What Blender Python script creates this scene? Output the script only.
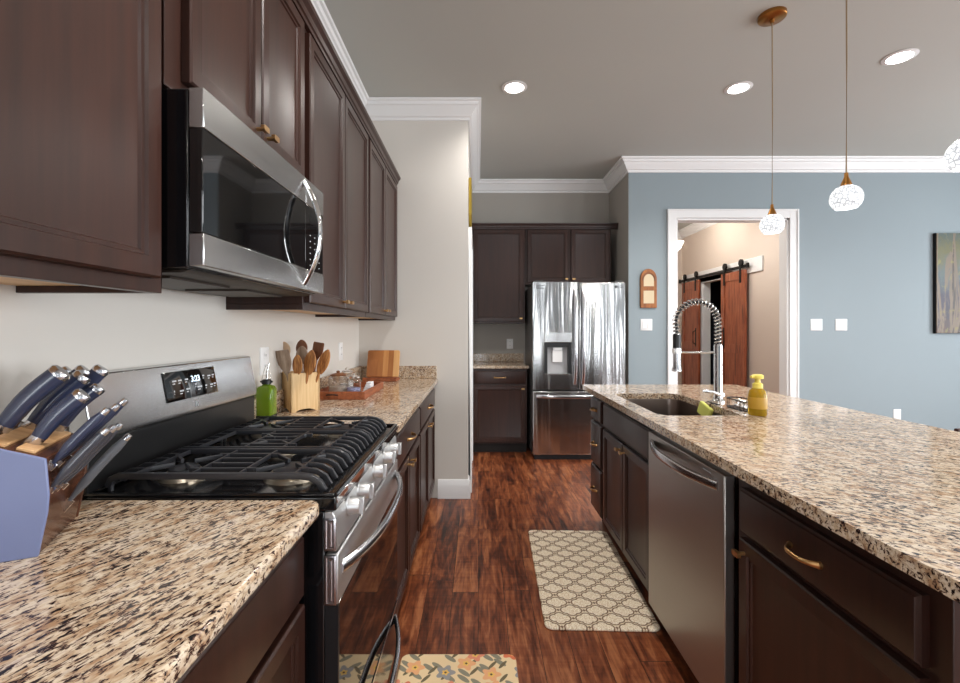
import bpy, bmesh, math, random
from mathutils import Vector, Matrix
random.seed(7)
PI = math.pi
S = bpy.context.scene
COL = S.collection
for o in list(bpy.data.objects): bpy.data.objects.remove(o)

# ------------------------------------------------------------------ camera
H = 1.298; F = 453.0
cam = bpy.data.cameras.new('camera'); camo = bpy.data.objects.new('camera', cam); COL.objects.link(camo)
camo.location = (0, 0, H); camo.rotation_euler = (PI/2, 0, 0)
cam.sensor_width = 36; cam.lens = F/960*36
cam.shift_x = 2/960; cam.shift_y = -11.5/960
cam.clip_start = .02
S.camera = camo
# ------------------------------------------------------------------ world, exposure, large lights
w = bpy.data.worlds.new('world'); S.world = w; w.use_nodes = True
w.node_tree.nodes['Background'].inputs[0].default_value = (.80, .90, 1, 1)
w.node_tree.nodes['Background'].inputs[1].default_value = 2.0
S.view_settings.view_transform = 'Standard'; S.view_settings.look = 'None'
S.view_settings.gamma = 1; S.view_settings.use_curve_mapping = False
S.view_settings.exposure = 0.35

def area(name, loc, rot, sx, sy, power, col=(1, 1, 1)):
    l = bpy.data.lights.new(name, 'AREA'); l.shape = 'RECTANGLE'; l.size = sx; l.size_y = sy
    l.energy = power; l.color = col
    o = bpy.data.objects.new(name, l); COL.objects.link(o); o.location = loc; o.rotation_euler = rot
    return o
BACKY, RIGHTX, CEIL = -3.4, 6.4, 3.048
WIN_BACK = [(-.45, .05), (1.55, 1.75), (3.30, 3.55), (4.6, 5.4)]  # unseen windows, placed and narrowed to streak the fridge doors
WIN_RIGHT = [(-2.6, -1.0), (-.2, 1.4), (2.2, 3.6)]  # unseen windows added to bring light in from the right
for a, b in WIN_BACK:
    area('added_daylight', ((a+b)/2, BACKY-.14, 1.20), (PI/2, 0, 0), b-a, 2.3, 52*(b-a), (.93, .97, 1))  # area lamp added behind each back opening to act as daylight
for a, b in WIN_RIGHT:
    area('added_daylight', (RIGHTX+.14, (a+b)/2, 1.55), (PI/2, 0, PI/2), b-a, 1.9, 54*(b-a), (.96, .985, 1))  # same added lamps behind the right-hand openings

# ------------------------------------------------------------------ node helper
def srgb(*c):
    return tuple((x/255/12.92 if x/255 <= .04045 else ((x/255+.055)/1.055)**2.4) for x in c)
class NT:
    def __init__(s, name):
        s.m = bpy.data.materials.new(name); s.m.use_nodes = True
        s.t = s.m.node_tree; s.b = s.t.nodes['Principled BSDF']
    def n(s, typ, inputs=None, **kw):
        nd = s.t.nodes.new(typ)
        for k, v in kw.items(): setattr(nd, k, v)
        for k, v in (inputs or {}).items(): s.put(nd.inputs[k], v)
        return nd
    def put(s, sock, v):
        if isinstance(v, bpy.types.NodeSocket): s.t.links.new(v, sock)
        elif isinstance(v, (tuple, list)) and len(v) == 3 and sock.type == 'RGBA': sock.default_value = (*v, 1)
        else: sock.default_value = v
    def set(s, **kw):
        names = dict(color='Base Color', rough='Roughness', metal='Metallic', spec='Specular IOR Level', coat='Coat Weight',
                     coatr='Coat Roughness', trans='Transmission Weight', ior='IOR', emis='Emission Color', emstr='Emission Strength',
                     alpha='Alpha', normal='Normal', aniso='Anisotropic')
        for k, v in kw.items(): s.put(s.b.inputs[names[k]], v)
        return s
    def obj(s): return s.n('ShaderNodeTexCoord').outputs['Object']
    def map(s, v, scale=(1, 1, 1), rot=(0, 0, 0), loc=(0, 0, 0)):
        if rot != (0, 0, 0): v = s.n('ShaderNodeMapping', {0: v, 2: rot}).outputs[0]
        return s.n('ShaderNodeMapping', {0: v, 1: loc, 3: scale}).outputs[0]
    def noise(s, v, scale=5, detail=2, rough=.5, dist=0):
        return s.n('ShaderNodeTexNoise', {'Vector': v, 'Scale': scale, 'Detail': detail, 'Roughness': rough, 'Distortion': dist}).outputs
    def ramp(s, f, stops, interp='LINEAR'):
        r = s.n('ShaderNodeValToRGB', {0: f}); cr = r.color_ramp; cr.interpolation = interp
        while len(cr.elements) < len(stops): cr.elements.new(.5)
        for e, (p, c) in zip(cr.elements, stops):
            e.position = p; e.color = (*c, 1) if len(c) == 3 else c
        return r.outputs[0]
    def mix(s, f, a, b, mode='MIX'):
        m = s.n('ShaderNodeMix', data_type='RGBA', blend_type=mode)
        s.put(m.inputs[0], f); s.put(m.inputs[6], a); s.put(m.inputs[7], b)
        return m.outputs[2]
    def math(s, op, a, b=0, c=0, clamp=False):
        m = s.n('ShaderNodeMath', operation=op, use_clamp=clamp)
        s.put(m.inputs[0], a); s.put(m.inputs[1], b); s.put(m.inputs[2], c)
        return m.outputs[0]
    def bump(s, h, strength=.2, dist=.002):
        b = s.n('ShaderNodeBump', {'Height': h, 'Strength': strength, 'Distance': dist})
        s.set(normal=b.outputs[0]); return s
def simple(name, rgb, rough=.5, metal=0, **kw):
    t = NT(name); t.set(color=srgb(*rgb), rough=rough, metal=metal, **kw); return t.m

M = {}
def paint(name, rgb, rough=.6):
    t = NT(name); c = srgb(*rgb)
    n = t.noise(t.obj(), 1.3, 3)[0]
    t.set(color=t.mix(n, tuple(x*.97 for x in c), tuple(min(1, x*1.03) for x in c)), rough=rough, spec=.3)
    t.bump(t.noise(t.obj(), 180, 2)[0], .12, .0008); return t.m
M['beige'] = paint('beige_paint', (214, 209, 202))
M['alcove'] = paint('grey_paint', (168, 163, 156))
M['blue'] = paint('blue_grey_paint', (143, 155, 161))
M['ceil'] = paint('ceiling_paint', (186, 187, 182), .8)
M['hall'] = paint('hall_paint', (214, 200, 188))
M['trim'] = simple('white_trim', (232, 232, 232), .35)
def cabwood(name, dark, light, rough=.33):
    t = NT(name); v = t.obj()
    g = t.noise(t.map(v, (40, 40, 2.2)), 1.0, 5, .6)[0]
    g2 = t.noise(t.map(v, (3, 3, .8)), 1.0, 2, .5)[0]
    f = t.math('MULTIPLY_ADD', g, .6, t.math('MULTIPLY', g2, .4))
    t.set(color=t.ramp(f, [(.3, srgb(*dark)), (.72, srgb(*light))]), rough=.5, spec=.15, coat=.6, coatr=.29)
    t.bump(g, .10, .001); return t.m
M['cab'] = cabwood('espresso_wood', (31, 15, 10), (62, 34, 25))
M['kick'] = simple('dark_toe_kick', (24, 17, 15), .6)
def rawwood(name, a, b, sc=(3, 25, 25), rough=.5):
    t = NT(name); g = t.noise(t.map(t.obj(), sc), 1.2, 4, .6, .6)[0]
    t.set(color=t.ramp(g, [(.3, srgb(*a)), (.7, srgb(*b))]), rough=rough); t.bump(g, .05, .001); return t.m
M['raw'] = rawwood('raw_maple', (196, 150, 96), (226, 188, 138), (20, 2, 20))
M['crock'] = rawwood('pale_pine', (205, 165, 110), (232, 200, 150), (60, 60, 3))
M['pale'] = rawwood('pale_beech', (176, 146, 116), (206, 178, 148), (30, 30, 4))
M['greyw'] = rawwood('weathered_wood', (128, 102, 80), (176, 156, 138), (40, 40, 5))
M['olive'] = rawwood('olive_wood', (120, 66, 28), (214, 150, 84), (70, 70, 8))
M['brownw'] = rawwood('brown_wood', (96, 56, 34), (134, 84, 50), (40, 40, 5))
M['tray'] = rawwood('acacia_tray', (120, 62, 34), (170, 98, 60), (40, 5, 40))
def floor_mat():
    t = NT('wood_floor'); v = t.n('ShaderNodeSeparateXYZ', {0: t.obj()}).outputs
    X, Y = v[0], v[1]
    xs = t.math('DIVIDE', X, .127); row = t.math('FLOOR', xs)
    rn = t.n('ShaderNodeTexWhiteNoise', {'W': row}, noise_dimensions='1D').outputs[0]
    ys = t.math('ADD', t.math('DIVIDE', Y, 1.22), rn); col = t.math('FLOOR', ys)
    cv = t.n('ShaderNodeCombineXYZ', {0: row, 1: col}).outputs[0]
    rnd = t.n('ShaderNodeTexWhiteNoise', {'Vector': cv}, noise_dimensions='2D').outputs[0]
    gv = t.n('ShaderNodeCombineXYZ', {0: t.math('MULTIPLY', X, 34), 1: t.math('MULTIPLY', Y, 3.0), 2: t.math('MULTIPLY', rnd, 37)}).outputs[0]
    g = t.noise(gv, 1, 6, .62, .9)[0]
    gv2 = t.n('ShaderNodeCombineXYZ', {0: t.math('MULTIPLY', X, 14), 1: t.math('MULTIPLY', Y, 3.0), 2: t.math('MULTIPLY', rnd, 11)}).outputs[0]
    g2 = t.noise(gv2, 1, 3, .6, 1.2)[0]
    gv3 = t.n('ShaderNodeCombineXYZ', {0: t.math('MULTIPLY', X, 5), 1: t.math('MULTIPLY', Y, 60), 2: rnd}).outputs[0]
    g3 = t.noise(gv3, 1, 2, .5)[0]
    f = t.math('ADD', t.math('MULTIPLY', g, .55), t.math('MULTIPLY', g2, .45))
    f = t.math('ADD', f, t.math('MULTIPLY', t.math('SUBTRACT', rnd, .5), .12))
    f = t.math('ADD', f, t.math('MULTIPLY', t.math('SUBTRACT', g3, .5), .10))
    c = t.ramp(f, [(.34, srgb(34, 15, 9)), (.45, srgb(92, 45, 25)), (.54, srgb(130, 70, 40)), (.66, srgb(172, 108, 68))])
    gap = t.math('MAXIMUM', t.math('LESS_THAN', t.math('FRACT', xs), .016), t.math('LESS_THAN', t.math('FRACT', ys), .0022))
    c = t.mix(gap, c, srgb(22, 9, 6))
    t.set(color=c, rough=t.math('MULTIPLY_ADD', g, .22, .22), spec=.5)
    h = t.math('SUBTRACT', t.math('MULTIPLY', f, .5), t.math('MULTIPLY', gap, .6))
    t.bump(h, .25, .002); return t.m
M['floor'] = floor_mat()
def granite(name, ang, stretch=.42, tint=1.0):
    t = NT(name); v = t.map(t.map(t.obj(), (1, 1, 1), (0, 0, ang)), (stretch, 1, .9))
    n1 = t.noise(v, 160, 3, .66, .5)[0]
    n2 = t.noise(v, 55, 3, .6, .5)[0]
    n3 = t.noise(v, 170, 2, .5)[0]
    n4 = t.noise(t.obj(), 9, 3, .6)[0]
    base = t.ramp(n2, [(.34, srgb(178, 142, 108)), (.46, srgb(214, 190, 160)), (.6, srgb(234, 218, 194)), (.72, srgb(205, 186, 170))])
    base = t.mix(t.math('MULTIPLY', t.ramp(n3, [(.52, (0, 0, 0)), (.66, (1, 1, 1))]), .5), base, srgb(150, 120, 98))
    k = t.math('ADD', n1, t.math('MULTIPLY', t.math('SUBTRACT', n4, .5), .16))
    c = t.mix(t.ramp(k, [(.51, (0, 0, 0)), (.58, (1, 1, 1))]), base, srgb(106, 78, 66))
    c = t.mix(t.ramp(k, [(.58, (0, 0, 0)), (.63, (1, 1, 1))]), c, srgb(34, 27, 27))
    t.set(color=t.mix(1.0, c, (.84*tint, .835*tint, .84*tint), 'MULTIPLY'), rough=.13, spec=.5); return t.m
M['granL'] = granite('granite_left', -math.radians(67))
M['granI'] = granite('granite_island', math.radians(40), .5, .92)
ANR = .25
def steel(name, rgb=(196, 196, 196), rough=.24, sc=(2, 2, 220), wav=0, amt=.05):
    t = NT(name); v = t.obj()
    n = t.noise(t.map(v, sc), 1, 3, .6)[0]
    t.set(color=srgb(*rgb), metal=1, rough=t.math('MULTIPLY_ADD', n, .12 if rough > .1 else .04, rough-(.06 if rough > .1 else .02)))
    if wav:
        wv = t.noise(t.map(v, (13, 13, .8)), 1, 1, .35, .5)[0]
        b1 = t.n('ShaderNodeBump', {'Height': wv, 'Strength': wav, 'Distance': .012}).outputs[0]
        tg = t.n('ShaderNodeTangent', direction_type='RADIAL', axis='Z').outputs[0]
        t.set(normal=b1, aniso=.85); t.put(t.b.inputs['Tangent'], tg); t.put(t.b.inputs['Anisotropic Rotation'], ANR)
    else: t.bump(n, amt, .0008)
    return t.m
M['steel'] = steel('brushed_steel', sc=(220, 4, 220))
M['steel_f'] = steel('fridge_steel', (190, 190, 190), .17, (220, 220, 2), wav=.5)
M['steel_d'] = steel('dishwasher_steel', (176, 172, 168), .36, (3, 3, 420), amt=.01)
M['steel_r'] = steel('soft_steel', (205, 205, 205), .42, (120, 4, 120), amt=.02)
M['sinksteel'] = steel('sink_steel', (120, 108, 102), .34, (60, 60, 60))
M['chrome'] = simple('chrome', (225, 225, 225), .08, 1)
M['satin'] = simple('satin_chrome', (200, 200, 204), .22, 1)
M['glassblk'] = simple('black_glass', (12, 12, 13), .04, spec=.9)
M['ovenglass'] = simple('oven_glass', (14, 12, 11), .03, spec=1.0)
M['enamel'] = simple('black_enamel', (16, 16, 18), .12, spec=.7)
M['iron'] = simple('cast_iron', (38, 39, 44), .34, spec=.7)
M['under'] = simple('dark_underside', (70, 62, 56), .5, .5)
M['blackp'] = simple('black_plastic', (20, 20, 22), .4)
M['greyside'] = simple('fridge_grey_side', (84, 82, 80), .35, .3)
M['burner'] = simple('burner_alloy', (176, 166, 150), .35, 1)
M['gold'] = simple('champagne_gold', (206, 164, 112), .3, 1)
M['brass'] = simple('aged_brass', (160, 112, 58), .32, 1)
M['blackm'] = simple('black_iron', (22, 21, 22), .5, .4)
M['white'] = simple('white_plastic', (238, 238, 238), .35)
M['display'] = simple('display_digits', (200, 220, 235), .4, emis=(.7, .85, 1), emstr=1.6)
M['print'] = simple('printed_marks', (205, 208, 212), .5)
M['darkprint'] = simple('grey_logo', (70, 70, 74), .4)
M['navy'] = simple('navy_handle', (44, 52, 78), .28, coat=.4)
M['darkh'] = simple('charcoal_handle', (58, 60, 70), .25, coat=.4)
M['slate'] = simple('slate_blue_panel', (112, 122, 160), .42, spec=.5)
M['blockwood'] = rawwood('dark_block_wood', (46, 26, 20), (104, 66, 48), (30, 3, 30), .2)
M['bamboo'] = rawwood('bamboo_strip', (188, 140, 92), (222, 180, 130), (4, 60, 4))
M['greenglass'] = simple('green_glass', (140, 176, 52), .05, trans=.55, ior=1.4)
M['clear'] = simple('clear_glass', (245, 245, 245), .02, trans=1, ior=1.25)
M['soap'] = simple('amber_soap', (186, 148, 36), .12, trans=.45, ior=1.3)
M['yellow'] = simple('yellow_pump', (226, 206, 96), .4)
M['sponge'] = simple('yellow_green_sponge', (200, 202, 104), .9)
M['linen'] = simple('white_linen', (226, 222, 224), .9)
M['cream'] = simple('cream_panel', (208, 190, 158), .6)
M['rust'] = rawwood('honey_frame_wood', (120, 66, 24), (170, 104, 46), (30, 30, 6))
M['goldleaf'] = simple('gold_frame', (190, 164, 74), .3, .9)
def barnwood():
    t = NT('barn_door_wood'); v = t.obj()
    g = t.noise(t.map(v, (30, 30, 2.4)), 1, 5, .65, 1)[0]
    t.set(color=t.ramp(g, [(.3, srgb(88, 38, 22)), (.5, srgb(156, 82, 52)), (.72, srgb(188, 116, 80))]), rough=.32, coat=.4, coatr=.2)
    t.bump(g, .2, .003); return t.m
M['barn'] = barnwood()
def mat_quatrefoil():
    t = NT('quatrefoil_mat'); v = t.n('ShaderNodeSeparateXYZ', {0: t.obj()}).outputs
    P = .118
    def quat(ox):
        x = t.math('SUBTRACT', t.math('FRACT', t.math('ADD', t.math('DIVIDE', v[0], P), ox+10)), .5)
        y = t.math('SUBTRACT', t.math('FRACT', t.math('ADD', t.math('DIVIDE', v[1], P), ox+10)), .5)
        x = t.math('ABSOLUTE', x); y = t.math('ABSOLUTE', y)
        def ln(a, b): return t.math('SQRT', t.math('ADD', t.math('MULTIPLY', a, a), t.math('MULTIPLY', b, b)))
        d1 = t.math('SUBTRACT', ln(t.math('SUBTRACT', x, .20), y), .19)
        d2 = t.math('SUBTRACT', ln(x, t.math('SUBTRACT', y, .13)), .19)
        return t.math('MINIMUM', d1, d2), ln(x, y)
    d, r = quat(0); e, r2 = quat(.5)
    dm = t.math('MINIMUM', d, e)
    line = t.math('LESS_THAN', t.math('ABSOLUTE', t.math('SUBTRACT', dm, .012)), .027)
    tex = t.noise(t.obj(), 160, 2)[0]
    base = t.ramp(tex, [(.4, srgb(220, 194, 160)), (.56, srgb(252, 240, 218))])
    base = t.mix(t.math('LESS_THAN', dm, 0), srgb(232, 214, 186), base)
    x3 = t.math('SUBTRACT', t.math('FRACT', t.math('ADD', t.math('DIVIDE', v[0], P), 10.5)), .5)
    y3 = t.math('SUBTRACT', t.math('FRACT', t.math('ADD', t.math('DIVIDE', v[1], P), 10.0)), .5)
    dots = t.math('LESS_THAN', t.math('ADD', t.math('ABSOLUTE', x3), t.math('ABSOLUTE', y3)), .075)
    y4 = t.math('SUBTRACT', t.math('FRACT', t.math('ADD', t.math('DIVIDE', v[1], P), 10.5)), .5)
    x4 = t.math('SUBTRACT', t.math('FRACT', t.math('ADD', t.math('DIVIDE', v[0], P), 10.0)), .5)
    dots2 = t.math('LESS_THAN', t.math('ADD', t.math('ABSOLUTE', x4), t.math('ABSOLUTE', y4)), .075)
    c = t.mix(t.math('MAXIMUM', line, t.math('MAXIMUM', dots, dots2)), base, srgb(136, 108, 84))
    t.set(color=c, rough=.8); t.bump(tex, .3, .002); return t.m
M['quat'] = mat_quatrefoil()
def mat_floral():
    t = NT('floral_mat'); o = t.obj()
    def flowers(sc, off, rmax, k, amp):
        vv = t.map(o, (1, 1, 0), loc=off)
        vo = t.n('ShaderNodeTexVoronoi', {'Vector': vv, 'Scale': sc, 'Randomness': .75}, feature='F1', voronoi_dimensions='2D')
        dv = t.n('ShaderNodeVectorMath', {0: vv, 1: vo.outputs['Position']}, operation='SUBTRACT').outputs[0]
        s = t.n('ShaderNodeSeparateXYZ', {0: dv}).outputs
        ang = t.math('ARCTAN2', s[1], s[0])
        pet = t.math('MULTIPLY_ADD', t.math('COSINE', t.math('MULTIPLY', ang, k)), amp, 1)
        return t.math('DIVIDE', vo.outputs['Distance'], pet), vo.outputs['Color'], ang
    c = srgb(232, 204, 160)
    # leaves
    lv, lc, la = flowers(13, (.3, .7, 0), 0, 1, .0)
    dl = t.n('ShaderNodeTexVoronoi', {'Vector': t.map(t.map(o, rot=(0, 0, .7)), (9, 26, 0)), 'Scale': 1, 'Randomness': 1}, voronoi_dimensions='2D')
    c = t.mix(t.math('LESS_THAN', dl.outputs['Distance'], .26), c, srgb(138, 132, 112))
    dl2 = t.n('ShaderNodeTexVoronoi', {'Vector': t.map(t.map(o, rot=(0, 0, -.9)), (8, 30, 0)), 'Scale': 1, 'Randomness': 1}, voronoi_dimensions='2D')
    c = t.mix(t.math('LESS_THAN', dl2.outputs['Distance'], .2), c, srgb(110, 96, 70))
    d, col, a = flowers(10.5, (0, 0, 0), 0, 5, .22)
    cs = t.n('ShaderNodeSeparateColor', {0: col}).outputs[0]
    fc = t.ramp(cs, [(0, srgb(218, 118, 78)), (.35, srgb(232, 170, 120)), (.6, srgb(150, 146, 144)), (.8, srgb(222, 140, 108))], 'CONSTANT')
    c = t.mix(t.math('LESS_THAN', d, .33), c, fc)
    c = t.mix(t.math('LESS_THAN', d, .13), c, srgb(236, 190, 96))
    c = t.mix(t.math('LESS_THAN', d, .05), c, srgb(96, 66, 48))
    t.set(color=c, rough=.7); return t.m
M['floral'] = mat_floral()
def mat_painting():
    t = NT('painted_trees'); o = t.obj()
    n = t.noise(t.map(o, (9, 1, 1.2)), 1, 5, .6, 1.4)[0]
    n2 = t.noise(t.map(o, (16, 1, 12)), 1, 4, .6)[0]
    z = t.n('ShaderNodeSeparateXYZ', {0: o}).outputs[2]
    bg = t.ramp(t.math('ADD', t.math('MULTIPLY', z, .75), t.math('MULTIPLY', n2, .3)),
                [(.12, srgb(120, 78, 50)), (.26, srgb(44, 38, 66)), (.42, srgb(58, 48, 84)), (.58, srgb(96, 120, 126)), (.78, srgb(124, 122, 62)), (.92, srgb(72, 98, 98))])
    c = t.mix(t.ramp(n, [(.47, (0, 0, 0)), (.51, (1, 1, 1))]), bg, srgb(150, 130, 108))
    c = t.mix(t.ramp(n, [(.60, (0, 0, 0)), (.62, (1, 1, 1))]), c, srgb(66, 52, 46))
    c = t.mix(t.math('MULTIPLY', t.ramp(n2, [(.58, (0, 0, 0)), (.66, (1, 1, 1))]), .6), c, srgb(176, 166, 80))
    t.set(color=t.mix(1.0, c, (.50, .48, .45), 'MULTIPLY'), rough=.5); return t.m
M['painting'] = mat_painting()
def mat_globe():
    t = NT('mosaic_glass_lit'); v = t.n('ShaderNodeTexVoronoi', {'Vector': t.obj(), 'Scale': 62}, feature='DISTANCE_TO_EDGE').outputs[0]
    e = t.ramp(v, [(.0, (.20, .21, .23)), (.07, (.6, .61, .63)), (.20, (1.0, 1.0, 1.0))])
    t.set(color=srgb(120, 124, 130), rough=.15, emis=e, emstr=.95); t.bump(v, .5, .002); return t.m
M['globe'] = mat_globe()
M['lens'] = simple('lit_lens', (255, 250, 240), .4, emis=(1, .95, .88), emstr=22)
M['bulb'] = simple('lit_bulb', (255, 255, 255), .4, emis=(1, .96, .9), emstr=6)
M['cord'] = simple('beige_cord', (150, 130, 100), .6)
M['dark'] = simple('closet_shade', (30, 34, 44), .8)  # shade of the unlit closet put into its wall colour
M['chair'] = simple('dark_chair_wood', (62, 36, 30), .3)

# ------------------------------------------------------------------ mesh builder
class MB:
    def __init__(s): s.v = []; s.f = []; s.mi = []
    def add(s, vs, fs, mi=0):
        b = len(s.v); s.v += [Vector(v) for v in vs]; s.f += [[b+i for i in f] for f in fs]; s.mi += [mi]*len(fs); return s
    def box(s, x0, x1, y0, y1, z0, z1, mi=0):
        return s.add([(x, y, z) for x in (x0, x1) for y in (y0, y1) for z in (z0, z1)],
                     [(0, 1, 3, 2), (4, 6, 7, 5), (0, 4, 5, 1), (2, 3, 7, 6), (0, 2, 6, 4), (1, 5, 7, 3)], mi)
    def prism(s, poly, d0, d1, fn, mi=0):
        n = len(poly); vs = [fn(a, b, d0) for a, b in poly]+[fn(a, b, d1) for a, b in poly]
        return s.add(vs, [list(range(n))[::-1], [n+i for i in range(n)]]+[(i, (i+1) % n, n+(i+1) % n, n+i) for i in range(n)], mi)
    def sweep(s, pts, ws, ts=None, side=(0, 0, 1), n=12, mi=0, sq=2.0, closed=False):
        pts = [Vector(p) for p in pts]; k = len(pts)
        if not isinstance(ws, (list, tuple)): ws = [ws]*k
        if ts is None: ts = ws
        if not isinstance(ts, (list, tuple)): ts = [ts]*k
        side = Vector(side); vs = []
        for i, p in enumerate(pts):
            if closed: t = pts[(i+1) % k]-pts[i-1]
            else: t = pts[min(i+1, k-1)]-pts[max(i-1, 0)]
            t.normalize(); b = t.cross(side)
            if b.length < 1e-4: b = t.cross(Vector((1, .01, 0)))
            b.normalize(); a = b.cross(t).normalized()
            for j in range(n):
                q = 2*PI*j/n; c, d = math.cos(q), math.sin(q)
                c = math.copysign(abs(c)**(2/sq), c); d = math.copysign(abs(d)**(2/sq), d)
                vs.append(p+a*(c*ws[i])+b*(d*ts[i]))
        fs = []
        for i in range(k if closed else k-1):
            for j in range(n):
                i2 = (i+1) % k
                fs.append((i*n+j, i*n+(j+1) % n, i2*n+(j+1) % n, i2*n+j))
        if not closed: fs += [list(range(n))[::-1], [(k-1)*n+j for j in range(n)]]
        return s.add(vs, fs, mi)
    def lathe(s, prof, c=(0, 0, 0), n=32, axis='z', mi=0):
        c = Vector(c); vs = []; k = len(prof)
        for r, h in prof:
            for j in range(n):
                q = 2*PI*j/n; a, b = r*math.cos(q), r*math.sin(q)
                vs.append(c+Vector({'z': (a, b, h), 'x': (h, a, b), 'y': (a, h, b)}[axis]))
        fs = [(i*n+j, i*n+(j+1) % n, (i+1)*n+(j+1) % n, (i+1)*n+j) for i in range(k-1) for j in range(n)]
        if prof[0][0] > 1e-5: fs.append(list(range(n))[::-1])
        if prof[-1][0] > 1e-5: fs.append([(k-1)*n+j for j in range(n)])
        return s.add(vs, fs, mi)
    def rings(s, O, U, V, N, w, h, rings, mi=0, back=True):
        """nested rectangles: (inset, height) pairs, closed by a face"""
        O, U, V, N = map(Vector, (O, U, V, N)); vs = []; fs = []
        for ins, z in rings:
            for a, b in ((ins, ins), (w-ins, ins), (w-ins, h-ins), (ins, h-ins)):
                vs.append(O+U*a+V*b+N*z)
        k = len(rings)
        for i in range(k-1):
            for j in range(4):
                fs.append((i*4+j, i*4+(j+1) % 4, (i+1)*4+(j+1) % 4, (i+1)*4+j))
        fs.append([(k-1)*4+j for j in range(4)])
        if back: fs.append([3, 2, 1, 0])
        return s.add(vs, fs, mi)
    def build(s, name, mat, parent=None, org=None, bevel=0, seg=2, smooth=True, recalc=True, rot=None, angle=38):
        me = bpy.data.meshes.new(name)
        if org is None: org = Vector(parent['org']) if parent is not None and 'org' in parent else Vector((0, 0, 0))
        org = Vector(org)
        me.from_pydata([v-org for v in s.v], [], s.f)
        for m in (mat if isinstance(mat, (list, tuple)) else [mat]): me.materials.append(m)
        for p, i in zip(me.polygons, s.mi): p.material_index = i
        bm = bmesh.new(); bm.from_mesh(me); bmesh.ops.remove_doubles(bm, verts=bm.verts, dist=1e-6)
        if recalc: bmesh.ops.recalc_face_normals(bm, faces=bm.faces)
        bm.to_mesh(me); bm.free()
        if smooth:
            for p in me.polygons: p.use_smooth = True
            me.set_sharp_from_angle(angle=math.radians(angle))
        o = bpy.data.objects.new(name, me); COL.objects.link(o)
        if parent is not None:
            o.parent = parent; o['org'] = tuple(org)
        else: o.location = org; o['org'] = tuple(org)
        if bevel:
            b = o.modifiers.new('bevel', 'BEVEL'); b.width = bevel; b.segments = seg; b.limit_method = 'ANGLE'; b.angle_limit = math.radians(40)
            b.harden_normals = False
        return o
def thing(name, label, cat, loc=(0, 0, 0), group=None, rotz=0, local=False):
    o = bpy.data.objects.new(name, None); COL.objects.link(o); o.empty_display_size = .05
    o.location = loc; o.rotation_euler = (0, 0, rotz); o['label'] = label; o['category'] = cat
    o['org'] = (0, 0, 0) if local else tuple(loc)
    if group: o['group'] = group
    return o
def tag(o, label, cat, group=None):
    o['label'] = label; o['category'] = cat
    if group: o['group'] = group
    return o
def struct(o): o['kind'] = 'structure'; return o
def text(name, body, size, mat, parent, center, U, V, extrude=.0004):
    cu = bpy.data.curves.new(name, 'FONT'); cu.body = body; cu.size = size; cu.extrude = extrude
    cu.align_x = 'CENTER'; cu.align_y = 'CENTER'
    tmp = bpy.data.objects.new(name+'_src', cu); COL.objects.link(tmp)
    dg = bpy.context.evaluated_depsgraph_get(); me = bpy.data.meshes.new_from_object(tmp.evaluated_get(dg))
    bpy.data.objects.remove(tmp)
    me.materials.clear(); me.materials.append(mat)
    U = Vector(U).normalized(); V = Vector(V).normalized(); N = U.cross(V)
    o = bpy.data.objects.new(name, me); COL.objects.link(o); o.parent = parent
    mtx = Matrix((U, V, N)).transposed().to_4x4(); mtx.translation = Vector(center)-Vector(parent['org'])
    me.transform(mtx); o['org'] = parent['org']
    return o

# ------------------------------------------------------------------ room shell
WX, SY, PX, AY, AX, BY = -.92, 3.50, -.077, 5.34, 1.545, 4.65
HX, HY = 3.62, 8.03
struct(MB().box(-1.1, 6.6, -3.6, 8.3, -.06, 0).build('floor', M['floor'], smooth=False))
struct(MB().box(-1.1, 6.6, -3.6, 8.3, CEIL, CEIL+.08).build('ceiling', M['ceil'], smooth=False))
struct(MB().box(WX-.12, WX, -3.5, SY+.12, 0, CEIL).build('wall_left', M['beige'], smooth=False))
struct(MB().box(WX, PX, SY, SY+.12, 0, CEIL).build('wall_stub', M['beige'], smooth=False))
struct(MB().box(PX-.12, PX, SY+.12, AY+.12, 0, CEIL).build('wall_pantry', M['beige'], smooth=False))
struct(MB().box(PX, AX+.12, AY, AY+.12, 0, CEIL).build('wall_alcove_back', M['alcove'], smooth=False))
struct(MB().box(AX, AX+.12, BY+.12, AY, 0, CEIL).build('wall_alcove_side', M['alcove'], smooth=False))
DX0, DX1, DZ = 2.03, 3.19, 2.445
mb = MB()
for a, b, c, d in ((AX, DX0, 0, CEIL), (DX0, DX1, DZ, CEIL), (DX1, 6.5, 0, CEIL)):
    mb.box(a, b, BY, BY+.12, c, d)
for i, f in enumerate(mb.f):
    ys = [mb.v[k].y for k in f]; xs = [mb.v[k].x for k in f]
    if not all(abs(y-BY) < 1e-5 for y in ys): mb.mi[i] = 1
struct(mb.build('wall_blue', [M['blue'], M['alcove']], smooth=False))
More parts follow.
